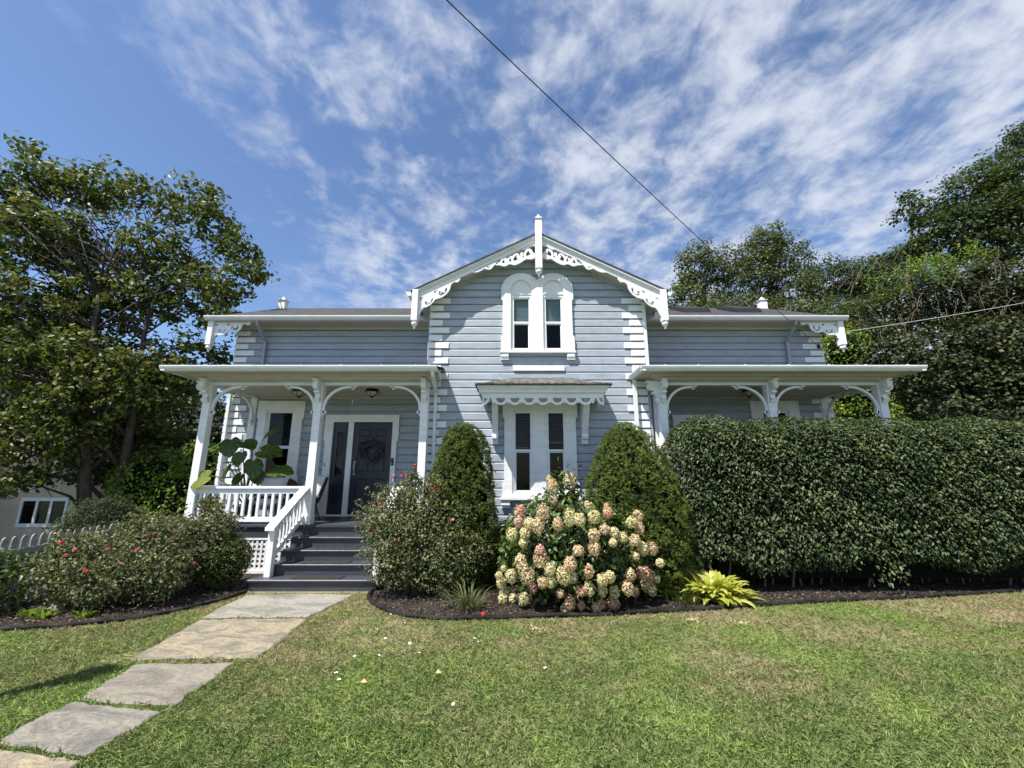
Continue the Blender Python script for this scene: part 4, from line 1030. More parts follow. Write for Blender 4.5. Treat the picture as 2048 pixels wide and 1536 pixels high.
# ================================================================ THINGS ON THE PORCH
for i, k in enumerate(range(4)):
    yn = 6.82+.27*k; zt = .171*(k+1)
    mb = MB(); mb.box(-3.47, -2.68, yn+.035, yn+.235, zt+.001, zt+.011)
    tag(mb.build('step_mat', M['rubber']), 'black rubber mat on the %s porch step' % ['lowest', 'second', 'third', 'fourth'][k], 'mat', 'rubber mats on the porch steps')
def ceiling_lamp(x, y, lb):
    t = empty('ceiling_lamp', (x, y, 3.545), lb, 'lamp', 'bronze lamps under the porch ceilings')
    mb = MB(); mb.lathe(x, y, [(.13, 3.545), (.135, 3.53), (.12, 3.515), (.145, 3.50), (.15, 3.485), (.135, 3.482)], 6)
    for k in range(6):
        a = 2*math.pi*(k+.5)/6; c, s_ = math.cos(a), math.sin(a); mb.tube([(x+.143*c, y+.143*s_, 3.485), (x+.12*c, y+.12*s_, 3.44), (x+.03*c, y+.03*s_, 3.39)], .007, 4)
    mb.lathe(x, y, [(.03, 3.395), (.035, 3.385), (.015, 3.37), (.018, 3.36), (.004, 3.345)], 8); mb.build('frame', M['bronze'], t)
    mb = MB(); mb.lathe(x, y, [(.135, 3.48), (.113, 3.441), (.03, 3.396)], 6); mb.build('glass_bowl', M['frost'], t)
ceiling_lamp(-2.99, 8.56, 'hexagonal bronze lamp on the porch ceiling in front of the front door')
ceiling_lamp(-4.55, 8.56, 'bronze porch ceiling lamp half hidden behind the middle post of the left porch')
ceiling_lamp(5.07, 8.56, 'bronze lamp under the ceiling of the right porch above the hedge')
def wreath():
    global RNG
    RNG = np.random.default_rng(5); cx, cz, y = -3.235, 2.285, YW-.03
    t = empty('wreath', (cx, y, cz), 'dark twiggy leaf wreath hanging on the navy front door', 'wreath')
    mb = MB(); rr = random.Random(2)
    for k in range(5):
        P = [(cx+(.19+.018*math.sin(a*3+k))*math.cos(a), y-.01+.02*math.sin(a*4+k*2), cz+(.19+.018*math.sin(a*3+k))*math.sin(a)) for a in np.linspace(0, 2*math.pi, 40)]; mb.tube(P, .008, 4)
    mb.build('twig_ring', M['stemdark'], t)
    n = 380; a = RNG.random(n)*2*math.pi; rad = .195+.045*RNG.normal(size=n)
    C = np.column_stack([cx+rad*np.cos(a), y-.03-.03*RNG.random(n), cz+rad*np.sin(a)]); tg = np.column_stack([-np.sin(a), 0*a, np.cos(a)]); ou = np.column_stack([np.cos(a), 0*a, np.sin(a)])
    leaf_object('leaves', leafmat('leaf_wreath', (.012, .011, .016), (.035, .032, .042), (.11, .10, .12), .05, .7), C, rdir(n)*.5+np.array([0, -1, .1]), tg+ou*RNG.normal(size=(n, 1))*.8, .105, .026, t, .2, .1)
wreath()
def chair(x, y, rz, lb, back=.86):
    t = empty('armchair', (x, y, ZF), lb, 'chair', 'wicker armchairs on the left porch', rz)
    def put(mb, name, mat, smooth=False):
        me = mb.build(name, mat, None, smooth); me.parent = t; me.location = (0, 0, 0); return me
    mb = MB()                      # bucket shell of woven cane, facing -y
    rows = []; n = 15
    for j, (zz, sc) in enumerate(((.30, .78), (.38, .95), (.50, 1.05), (.62, 1.12), (.74, 1.18), (back, 1.22))):
        row = []
        for i in range(n):
            a = R(-25+230*i/(n-1)); hgt_ = min(1, max(0, math.sin(a)*1.35-.30)); z = .30+(zz-.30)*(.5+.5*hgt_)
            row.append((.33*sc*math.cos(a), .30*sc*math.sin(a)+.02+.10*max(0, zz-.4), z))
        rows.append(row)
    vs = [p for r_ in rows for p in r_]; fs = [(j*n+i, j*n+i+1, (j+1)*n+i+1, (j+1)*n+i) for j in range(5) for i in range(n-1)]
    mb.add(vs, fs); vs2 = [(p[0]*1.05, p[1]*1.05+.01, p[2]) for p in vs]; mb.add(vs2, fs); put(mb, 'shell', M['wicker'], True)
    mb = MB(); mb.tube(rows[-1], .014, 6); put(mb, 'rim', M['wicker'])
    for (sx, sy) in ((-1, -1), (1, -1), (-1, 1), (1, 1)):
        mb = MB(); mb.tube([(sx*.22, sy*.20, .32), (sx*.30, sy*.30, 0)], .013, 6); put(mb, 'leg', M['black'])
    mb = MB(); mb.lathe(0, 0, [(.24, .30), (.30, .32), (.31, .37), (.28, .41), (.1, .425)], 18); put(mb, 'seat_cushion', M['cushion'], True)
    return t
def pillow(x, y, z, w_, h_, tilt, rz, lb):
    n = 13; mb = MB(); vs = []; 
    for side in (-1, 1):
        for j in range(n):
            for i in range(n):
                u = -1+2*i/(n-1); v = -1+2*j/(n-1); th = .085*(max(0, (1-u**4)*(1-v**4))**.55); pin = 1-.09*(1-max(abs(u), abs(v))**4)*0
                e = 1-.06*(u*u*v*v < .35)*(abs(u)+abs(v) > 1)
                vs.append((u*w_/2*(1-.07*(1-v*v)), side*th, v*h_/2*(1-.07*(1-u*u))))
    fs = [(s*n*n+j*n+i, s*n*n+j*n+i+1, s*n*n+(j+1)*n+i+1, s*n*n+(j+1)*n+i) for s in (0, 1) for j in range(n-1) for i in range(n-1)]
    mb.add(vs, fs)
    o = mb.build('pillow', M['cushion'], None, True); o.location = (x, y, z); o.rotation_euler = (tilt, 0, rz); tag(o, lb, 'pillow', 'pale tasselled pillows on the porch chairs')
    mb = MB()
    for (sx, sz) in ((-1, -1), (1, -1), (-1, 1), (1, 1)): mb.lathe(sx*w_/2*.99, 0, [(.008, sz*h_/2*.97+.02), (.028, sz*h_/2*.97), (.024, sz*h_/2*.97-.035)], 7)
    q = mb.build('tassels', M['cushion'], None, True); q.parent = o
chair(-4.98, 8.78, R(-4), 'wicker armchair by the porch window, behind the railing beside the plant', .80)
chair(-4.30, 8.66, R(-50), 'wicker armchair between the middle porch post and the front door', .84)
pillow(-4.95, 8.70, ZF+.66, .60, .42, R(-18), R(-4), 'pale tasselled pillow in the armchair nearer the big leafy plant')
pillow(-3.99, 8.42, ZF+.70, .56, .44, R(-22), R(-28), 'pale tasselled pillow in the armchair nearer the front door')
# big-leaf plant
def big_leaf(parent, tip_from, c, nrm_, dr, size, mat):
    """heart-shaped scalloped leaf with a stalk"""
    c = Vector(c); nrm_ = Vector(nrm_).normalized(); dr = Vector(dr); dr = (dr-nrm_*dr.dot(nrm_)).normalized(); sd = dr.cross(nrm_)
    out = []
    for k in range(37):
        a = math.pi*2*k/36; r = 1-.42*math.exp(-((abs(a-math.pi))/.30)**2)+.16*math.exp(-((min(a, 2*math.pi-a))/.25)**2)
        r *= 1+.022*math.sin(a*14)
        out.append((r*math.cos(a)*.56+.10, r*math.sin(a)*.46))
    vs = []; att = []
    rings = (0.0, .35, .7, 1.0)
    vs.append(c); att.append(.7)
    for q in rings[1:]:
        for k, (u, v) in enumerate(out[:-1]):
            h = -.10*(u*q)**2+.10*abs(v*q)*(1)+.012*math.cos(k*math.pi/2)*q-.22*max(0, u*q-.3)**2*2
            vs.append(c+dr*(u*q*size)+sd*(v*q*size)+nrm_*(h*size)); att.append((.12+.75*((k % 4) < 2))*q+.5*(1-q))
    n = 36; fs = [(0, 1+k, 1+(k+1)%n) for k in range(n)]+[(1+r_*n+k, 1+(r_+1)*n+k, 1+(r_+1)*n+(k+1)%n, 1+r_*n+(k+1)%n) for r_ in range(2) for k in range(n)]
    me = bpy.data.meshes.new('leaf'); me.from_pydata([tuple(v) for v in vs], [], fs); a_ = me.attributes.new('rnd', 'FLOAT', 'POINT'); a_.data.foreach_set('value', att)
    me.materials.append(mat); me.polygons.foreach_set('use_smooth', [True]*len(fs))
    o = link('leaf', me, parent)
    b = Vector(tip_from); e = c-dr*size*.30; m = b.lerp(e, .55)+Vector((0, 0, .10)); mb = MB(); mb.tube([b, b.lerp(m, .5)+Vector((0, 0, .06)), m, m.lerp(e, .6)+Vector((0, 0, .05)), e], [.016, .013, .010, .008, .006], 6)
    mb.build('stalk', M['stem'], parent, True)
pb = (-5.42, 8.62); pot = empty('elephant_ear_plant', (pb[0], pb[1], ZF), 'potted elephant ear plant with huge ribbed leaves behind the left porch railing', 'plant')
mb = MB(); mb.lathe(pb[0], pb[1], [(.15, ZF), (.17, ZF+.02), (.21, ZF+.26), (.225, ZF+.29), (.22, ZF+.31), (.20, ZF+.30)], 20); mb.build('pot', M['terracotta'], pot, True)
for (px, py, Y, s_, nz, dz, yel) in ((407, 957, 7.93, .40, (-.2, -.9, .5), (-1, -.3, -.3), 1), (424, 896, 8.6, .42, (-.5, -.4, .8), (-1, .1, -.35), 0), (460, 888, 8.35, .42, (.1, -.85, .55), (.3, -.2, -.9), .5),
      (492, 886, 8.7, .40, (.1, -.5, .8), (.6, -.3, -.2), 0), (532, 903, 8.5, .46, (.1, -.75, .75), (1, -.1, -.05), 0), (536, 870, 8.7, .36, (-.5, -.6, .6), (1, 0, .45), 0), (457, 938, 8.5, .34, (-.6, -.7, .4), (-.2, -.1, -1), 0),
      (507, 930, 8.45, .38, (.5, -.8, .4), (.2, -.1, -1), 0), (554, 943, 8.25, .44, (0, -.6, .85), (1, 0, 0), 0), (480, 912, 8.8, .34, (0, -.8, .5), (.1, 0, -1), 0), (515, 950, 8.7, .30, (.2, -.8, .4), (.3, 0, -1), 0), (478, 955, 8.55, .28, (-.2, -.8, .4), (-.3, 0, -1), 0)):
    p = at(px, py, Y); big_leaf(pot, (pb[0]+random.uniform(-.05, .05), pb[1]+random.uniform(-.05, .05), ZF+.3), p, nz, dz, s_, M['leaf_ear_yellow'] if yel == 1 else M['leaf_ear'])
#PART3
# ================================================================ PLANTS
def use(seed):
    global RNG
    RNG = np.random.default_rng(seed)
def wob(P, f=2.0, s=0.0):
    return (np.sin(P[:, 0]*f+s)*np.sin(P[:, 1]*f*1.3+s*2)+np.sin(P[:, 2]*f*1.7+s*3+P[:, 0]*f*.7)+.6*np.sin(P[:, 0]*f*2.9+P[:, 2]*f*2.3+s))/2.6
def hedge():
    use(21); t = empty('hedge', (6.2, 7.25, 0), 'long clipped dark green hedge in front of the right porch', 'hedge')
    a, b, c = 3.95, .60, 1.24; c0 = np.array([6.68, 7.25, 1.42]); n = 56000
    F_ = RNG.random(n); P = np.zeros((n, 3)); u = RNG.uniform(-1, 1, n); v = RNG.uniform(-1, 1, n)
    fr = F_ < .66; tp = (F_ >= .66) & (F_ < .86); lf = (F_ >= .86) & (F_ < .94); bk = F_ >= .94
    P[fr] = np.column_stack([u[fr], -np.ones(fr.sum()), v[fr]]); P[tp] = np.column_stack([u[tp], v[tp], np.ones(tp.sum())])
    P[lf] = np.column_stack([-np.ones(lf.sum()), u[lf], v[lf]]); P[bk] = np.column_stack([np.ones(bk.sum()), u[bk], v[bk]])
    E = P*np.array([a, b, c]); q = 7
    # rounded edges measured in metres from each face
    rr = .55; L = np.array([a, b, c]); Q = np.clip(np.abs(E)-(L-rr), 0, None); ln = np.linalg.norm(Q, axis=1, keepdims=True); sg = np.sign(E)
    S = sg*(np.minimum(np.abs(E), L-rr)+Q/np.maximum(ln, 1e-6)*rr*(ln > 0)); O = nrm(sg*Q+1e-6)
    W_ = S+c0; w1 = wob(W_, 1.1, 2)*.07+wob(W_, 5.5, 5)*.05; dep = RNG.random(n)**1.6
    S = S+O*(w1+.08-.27*dep)[:, None]
    W_ = S+c0; W_[:, 2] += .035*np.sin(W_[:, 0]*.9+.2)+.02*np.sin(W_[:, 0]*4.1)
    low = .29+.10*np.sin(W_[:, 0]*2.3+1)+.06*np.sin(W_[:, 0]*6.1)+.05*np.exp(-((W_[:, 0]-3.2)/.7)**2)+.13+.22*np.clip((6.9-W_[:, 1])/.25, 0, 1)*.5*np.exp(-((W_[:, 0]-6.3)/.6)**2)
    k = W_[:, 2] > low-.15*RNG.random(n); W_, O = W_[k], O[k]; n = len(W_)
    # a hanging sprig at the foot
    g = gr(1712, 1168); m = 70; X = np.array([g.x, 6.55, .32])+RNG.normal(size=(m, 3))*np.array([.15, .08, .10]); W_ = np.concatenate([W_, X]); O = np.concatenate([O, np.tile([[0, -1., 0]], (m, 1))]); n += m
    cl = np.repeat(rdir(n//6+1), 6, axis=0)[:n]
    Nn = O*.45+np.array([0, -.1, .85])+rdir(n)*.50; D = O*.45+cl*.6+rdir(n)*.6+np.array([-.25, -.15, -.55])
    sz = .55+.8*RNG.random(n)
    leaf_object('foliage', M['leaf_hedge'], W_, Nn, D, .066*sz, .033*sz, t, .26, .14, .45)
    mb = MB(); mb.box(3.16, 10.2, 6.96, 7.55, .62, 2.52); mb.box(3.3, 10.1, 7.0, 7.5, .16, .62); mb.build('dark_core', M['core'], t)  # solid dark boxes that stop see-through and stand for the shaded inside
    mb = MB(); rr = random.Random(3)
    for i in range(34):
        x = 3.0+i*.21; y = rr.uniform(7.0, 7.4); mb.tube([(x, y, 0), (x+rr.uniform(-.1, .1), y-.05, .4), (x+rr.uniform(-.2, .2), y-.1, .95)], [.018, .014, .008], 5)
    for i in range(60):
        x = rr.uniform(3.1, 10); z = 2.62+.07*math.sin(x*1.3+.4); mb.tube([(x, 7.0+rr.uniform(-.2, .4), z-.25), (x+rr.uniform(-.05, .05), 7.0, z+rr.uniform(-.02, .10))], [.004, .002], 4)
    mb.build('stems', M['twig'], t)
hedge()
def conifer(name, lb, prof, cx, cy, lean, seed, ntuft=5200, lump=.055):
    """prof: (z, half width)"""
    use(seed); t = empty(name, (cx, cy, 0), lb, 'conifer', 'dwarf spruces flanking the lower window')
    zs = np.array([p[0] for p in prof]); rs = np.array([p[1] for p in prof])
    z = RNG.uniform(zs[0], zs[-1], ntuft*2); r = np.interp(z, zs, rs); k = RNG.random(len(z)) < (r/rs.max())**.85+.12; z, r = z[k], r[k]; n = len(z)
    a = RNG.random(n)*2*math.pi; cs, sn = np.cos(a), np.sin(a)
    lu = .5*np.sin(a*5+z*6+seed)*np.sin(z*9+a*2)+.35*np.sin(a*11+z*4)*np.sin(z*19+a*3+seed)+.25*np.sin(a*3+z*3.1)
    rr = r*(1+.02*lu)+lump*lu-.05*RNG.random(n)**2
    lx = lean*(zs[-1]-z)/zs[-1]
    hole = np.sin(a*4.1+z*5.3+seed)*np.sin(a*2.3-z*7.7)+.5*np.sin(a*9+z*13); kk = (hole > -.95) | (RNG.random(n) < .25)
    rr = rr+(RNG.random(n) < .03)*.06*RNG.random(n); z, a, cs, sn, rr, lu, lx = z[kk], a[kk], cs[kk], sn[kk], rr[kk], lu[kk], lx[kk]; n = len(z)
    C = np.column_stack([cx+lx+rr*cs, cy+rr*sn, z]); O = np.column_stack([cs, sn, np.full(n, .45)])
    m = 9; Cn = np.repeat(C, m, axis=0); On = np.repeat(O, m, axis=0); d = nrm(On+rdir(n*m)*.95+np.array([0, 0, .25]))
    L = .028+.040*RNG.random(n*m)**1.5; rn = np.clip(np.repeat(RNG.random(n), m)*.5+.25*RNG.random(n*m)+.25*np.repeat((lu+1)/2, m), 0, 1)
    leaf_object('foliage', M['leaf_spruce'], Cn+d*L[:, None]*.5, rdir(n*m)+On*.4, d, L, .0085, t, .1, 0, .35, rnd=rn)
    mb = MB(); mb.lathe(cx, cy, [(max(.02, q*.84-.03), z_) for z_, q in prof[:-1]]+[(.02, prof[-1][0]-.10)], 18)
    mb.v = [(x+lean*(zs[-1]-z_)/zs[-1], y, z_) for x, y, z_ in mb.v]; mb.build('dark_core', M['core'], t)  # solid dark cone behind the needles, coloured as shade
    mb = MB(); mb.tube([(cx+lean, cy, 0), (cx+lean, cy, .4)], .06, 8); mb.build('trunk', M['bark'], t)
conifer('dwarf_spruce', 'dense rounded cone spruce left of the lower window, with a blunt double top', [(.05, .50), (.3, .66), (.8, .67), (1.3, .58), (1.8, .50), (2.1, .44), (2.4, .34), (2.55, .25), (2.65, .10)], -.86, 7.25, -.04, 31, 5200, .075)
conifer('dwarf_spruce', 'wider dense cone spruce right of the lower window, beside the hedge', [(.05, .58), (.35, .84), (.8, .84), (1.25, .77), (1.7, .69), (2.05, .56), (2.35, .39), (2.53, .25), (2.64, .08)], 1.96, 7.12, .20, 32, 6500, .085)
def bush(name, lb, cat, blobs, mat, leaf, shoots=0, per_m3=None, n=4000, group=None, twigs=26, core=None, seed=1, shell=.55, up=.5, base=None, droop=.1, flat=0, fold=.22, lumpy=.08):
    use(seed); rr = random.Random(seed); cen = np.mean([b[0] for b in blobs], axis=0)
    base = base or (cen[0], cen[1], float(hgt(cen[0], cen[1])))
    t = empty(name, base, lb, cat, group); Ps = []; Os = []
    vol = np.array([np.prod(np.array(b[1] if hasattr(b[1], '__len__') else (b[1],)*3))**(2/3) for b in blobs]); vol /= vol.sum()
    for (c, r), f in zip(blobs, vol):
        r = np.array(r if hasattr(r, '__len__') else (r,)*3, float); k = int(n*f); d = rdir(k); rad = shell+(1-shell)*RNG.random(k)**.5
        p = np.array(c)+d*r*(rad*(1+lumpy*wob(d*3+np.array(c), 2.2, seed)))[:, None]; Ps.append(p); Os.append(nrm(d/r))
    P = np.concatenate(Ps); O = np.concatenate(Os); k = P[:, 2] > base[2]+.04; P, O = P[k], O[k]; m = len(P)
    if shoots:
        sm = MB(); ex = []
        for _ in range(shoots):
            c, r = blobs[rr.randrange(len(blobs))]; r = r if hasattr(r, '__len__') else (r,)*3
            d = Vector((rr.gauss(0, 1), rr.gauss(-.4, .8), abs(rr.gauss(.5, .6)))).normalized(); q = rr.uniform(1.08, 1.45)
            e = Vector((c[0]+d.x*r[0]*q, c[1]+d.y*r[1]*q, max(base[2]+.05, c[2]+d.z*r[2]*q))); b = Vector(c)+Vector((d.x*r[0], d.y*r[1], d.z*r[2]))*.5; md = b.lerp(e, .6)+Vector((0, 0, .04))
            sm.tube([b, md, e], [.005, .004, .002], 4)
            for f in np.linspace(.35, 1, 13): ex.append(tuple((b.lerp(md, f/.6) if f < .6 else md.lerp(e, (f-.6)/.4))+Vector([rr.gauss(0, .022) for _ in range(3)])))
        sm.build('shoots', M['twig'], t, True, False); ex = np.array(ex); P = np.concatenate([P, ex]); O = np.concatenate([O, rdir(len(ex))]); m = len(P)
    sz = .6+.7*RNG.random(m)
    leaf_object('foliage', mat, P, O*.6+np.array([0, 0, up])+rdir(m)*.7, O*.5+rdir(m)*.9+np.array([0, 0, -.3]), leaf[0]*sz, leaf[1]*sz, t, fold, droop)
    if twigs:
        mb = MB()
        for _ in range(twigs):
            c, r = blobs[rr.randrange(len(blobs))]; r = r if hasattr(r, '__len__') else (r,)*3
            a = rr.uniform(0, 6.28); q = rr.uniform(.3, 1.0); e = Vector((c[0]+r[0]*q*math.cos(a), c[1]+r[1]*q*math.sin(a), c[2]+r[2]*math.sqrt(max(0, 1-q*q*.9))*rr.uniform(.6, 1.04)))
            b = Vector((base[0]+rr.uniform(-.12, .12), base[1]+rr.uniform(-.1, .1), base[2])); b.x += (e.x-b.x)*.3
            mid = b.lerp(e, .5)+Vector((rr.uniform(-.08, .08), rr.uniform(-.08, .08), .06)); mb.tube([b, mid, e], [.010, .006, .0025], 5)
        mb.build('stems', M['twig'], t, True, False)
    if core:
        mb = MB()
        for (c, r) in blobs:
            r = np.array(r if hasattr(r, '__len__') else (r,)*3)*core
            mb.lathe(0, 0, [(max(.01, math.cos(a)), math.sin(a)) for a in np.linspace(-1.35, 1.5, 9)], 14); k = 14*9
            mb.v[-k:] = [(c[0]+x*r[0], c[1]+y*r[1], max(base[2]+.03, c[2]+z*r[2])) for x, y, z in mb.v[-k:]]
        mb.build('dark_core', M['core'], t)  # solid dark lumps behind the leaves, coloured as shade
    return t
def rose_head(parent, p, r, mat, seed):
    use(seed); n = 26; d = rdir(n); d[:, 2] = np.abs(d[:, 2])*.8; C = np.array(p)+d*r*.55
    leaf_object('bloom', mat, C, d+rdir(n)*.35, rdir(n)+np.array([0, 0, .6]), r*1.2, r*1.1, parent, .15, -.15, .6)
# rose bush right of the steps
rb = bush('rose_bush', 'big sprawling rose bush right of the porch steps with a few red blooms', 'rose bush',
    [((-1.42, 6.80, .85), (.78, .55, .66)), ((-1.78, 6.65, .95), (.55, .42, .52)), ((-1.02, 6.85, .80), (.62, .42, .66)), ((-1.45, 6.85, 1.34), (.48, .36, .42)), ((-1.60, 6.8, 1.60), (.17, .12, .22)), ((-1.88, 6.75, 1.28), (.36, .25, .34)), ((-2.18, 6.75, 1.05), (.32, .25, .32)), ((-1.2, 6.55, .46), (.66, .38, .40)), ((-1.78, 6.5, .55), (.48, .34, .44)), ((-.75, 6.75, .55), (.42, .35, .42))],
    M['leaf_rose'], (.046, .028), n=16500, shoots=110, group='rose bushes', twigs=110, seed=41, shell=.25, base=(-1.38, 6.75, .01), lumpy=.16)
for i, (x, y, Y, mt) in enumerate(((787, 952, 6.8, 'rose_pink'), (805, 951, 6.75, 'rose_red'), (831, 931, 6.85, 'rose_red'), (815, 962, 6.7, 'rose_faded'), (862, 972, 6.7, 'rose_red'), (870, 976, 6.7, 'rose_red'), (888, 992, 6.7, 'rose_faded'), (737, 1060, 6.6, 'rose_pink'), (755, 1063, 6.55, 'rose_pink'), (741, 1057, 6.6, 'rose_pink'), (852, 1101, 6.45, 'rose_faded'), (820, 1048, 6.5, 'rose_faded'), (946, 1080, 6.6, 'rose_faded'), (735, 975, 6.7, 'rose_faded'), (768, 1128, 6.4, 'rose_faded'), (760, 1010, 6.5, 'rose_pink'), (905, 1040, 6.4, 'rose_pink'), (840, 1015, 6.35, 'rose_faded'), (790, 1080, 6.25, 'rose_pink'))):
    rose_head(rb, at(x, y, Y), .035 if mt != 'rose_faded' else .026, M[mt], 100+i)
use(140); sh = MB(); LP_ = []
for (x, y, Y) in ((787, 952, 6.8), (805, 951, 6.75), (831, 931, 6.85), (815, 962, 6.7), (862, 972, 6.7), (870, 976, 6.7), (888, 992, 6.7), (737, 1060, 6.6), (755, 1063, 6.55), (735, 975, 6.7), (760, 985, 6.75), (820, 940, 6.8), (845, 958, 6.8), (712, 1030, 6.6)):
    p = at(x, y, Y); b = Vector((-1.5+(p.x+1.5)*.55, 6.9, .75)); m_ = b.lerp(p, .6)+Vector((0, 0, .06)); sh.tube([b, m_, p], [.007, .005, .003], 5)
    for q in np.linspace(.3, .97, 26): LP_.append(tuple(b.lerp(m_, q/.6) if q < .6 else m_.lerp(p, (q-.6)/.4)))
LP_ = np.array(LP_)+RNG.normal(size=(len(LP_), 3))*.035; n = len(LP_)
leaf_object('shoot_leaves', M['leaf_rose'], LP_, rdir(n)*.8+np.array([0, -.2, .7]), rdir(n), .046, .029, rb, .2, .1); sh.build('shoots', M['twig'], rb)
RB = []
for (lb, blobs, n, sd, bs) in (
   ('straggly rose bush in the left bed, the one nearest the picket fence', [((-5.95, 6.05, .42), (.58, .45, .40)), ((-6.05, 6.2, .76), (.40, .34, .24)), ((-5.55, 5.9, .32), (.42, .32, .30)), ((-6.35, 6.1, .55), (.24, .22, .22))], 5200, 51, (-6.05, 6.05, .01)),
   ('straggly rose bush in the middle of the left bed', [((-5.25, 6.30, .52), (.68, .50, .50)), ((-5.35, 6.5, .92), (.48, .36, .32)), ((-5.0, 6.1, .40), (.50, .35, .38)), ((-5.7, 6.5, .85), (.24, .24, .22))], 5600, 52, (-5.35, 6.4, .01)),
   ('rose bush in the left bed with a tall pink flowering shoot against the porch railing', [((-4.95, 6.85, .62), (.55, .4, .52)), ((-4.72, 6.9, .95), (.30, .25, .28)), ((-5.3, 6.9, .80), (.38, .28, .28)), ((-4.95, 7.0, 1.22), (.20, .14, .16))], 6500, 53, (-4.98, 6.9, .01))):
    RB.append(bush('rose_bush', lb, 'rose bush', blobs, M['leaf_rose'], (.046, .028), shoots=100, n=n, group='rose bushes', twigs=60, seed=sd, shell=.25, base=bs, lumpy=.16))
for i, (x, y, Y, mt, b) in enumerate(((122, 1087, 5.6, 'rose_red', 0), (131, 1112, 5.6, 'rose_pink', 0), (90, 1089, 6.0, 'rose_faded', 0), (202, 1073, 6.3, 'rose_faded', 1), (246, 1073, 6.25, 'rose_faded', 1), (172, 1142, 5.6, 'rose_red', 0), (290, 1072, 6.3, 'rose_pink', 1), (298, 1068, 6.3, 'rose_pink', 1), (308, 1070, 6.3, 'rose_pink', 1),
      (389, 1127, 6.5, 'rose_pink', 2), (404, 1041, 6.8, 'rose_red', 2), (413, 1042, 6.8, 'rose_red', 2), (397, 1022, 6.85, 'rose_faded', 2), (436, 1020, 6.85, 'rose_faded', 2), (242, 1127, 5.7, 'rose_faded', 1), (215, 1100, 5.7, 'rose_pink', 1), (150, 1100, 5.6, 'rose_pink', 0), (345, 1090, 6.2, 'rose_pink', 1), (275, 1100, 5.8, 'rose_pink', 1), (330, 1160, 6.1, 'rose_faded', 1))):
    rose_head(RB[b], at(x, y, Y), .032 if mt != 'rose_faded' else .024, M[mt], 130+i)
bush('boxwood', 'rounded green boxwood left of the porch steps by the lattice', 'boxwood', [((-4.62, 6.95, .44), (.42, .36, .42))], M['leaf_box'], (.026, .017), shoots=40, n=9000, twigs=0, core=.82, seed=61, shell=.86, group='clipped boxwood balls', up=.4)
bush('boxwood', 'small boxwood between the left spruce and the hydrangea', 'boxwood', [((-.02, 7.35, .55), (.42, .30, .48))], M['leaf_box'], (.026, .017), n=7000, twigs=0, core=.82, seed=62, shell=.86, group='clipped boxwood balls')
bush('yew_mound', 'dark low domed yew below the big left tree', 'shrub', [((-8.6, 9.0, .22), (.95, .8, 1.12)), ((-8.15, 8.8, -.05), (.8, .6, .95))], M['leaf_yew'], (.05, .016), n=20000, twigs=0, core=.86, seed=63, shell=.88, lumpy=.12)
bush('leafy_shrub', 'broad-leaved dark plant at the left edge of the photo by the fence', 'shrub', [((-6.75, 5.75, .42), (.45, .35, .42)), ((-7.3, 5.9, .5), (.5, .35, .45))], M['leaf_hyd'], (.10, .062), n=800, twigs=20, seed=64, shell=.35, base=(-6.9, 5.8, .01))
bush('leafy_shrub', 'bright lime green shrub between the left tree and the porch', 'shrub', [(at(300, 965, 11.5), (1.05, .8, 1.0)), (at(350, 1000, 11.2), (.7, .6, .9)), (at(262, 1010, 11.3), (.6, .6, .8)), (at(395, 960, 12), (.9, .7, 1.2))], M['leaf_fresh'], (.10, .065), n=5200, twigs=24, core=.6, seed=65, shell=.6, base=(-9.3, 11.4, -1))
bush('leafy_shrub', 'bright green shrub seen through the open right porch', 'shrub', [(at(1700, 790, 12.5), (1.0, .8, .9)), (at(1730, 850, 12.5), (1.2, .8, 1.1)), (at(1690, 700, 13.5), (.8, .8, .9))], M['leaf_fresh'], (.09, .06), n=4500, twigs=20, core=.6, seed=66, shell=.6, base=(10.2, 12.4, .3))
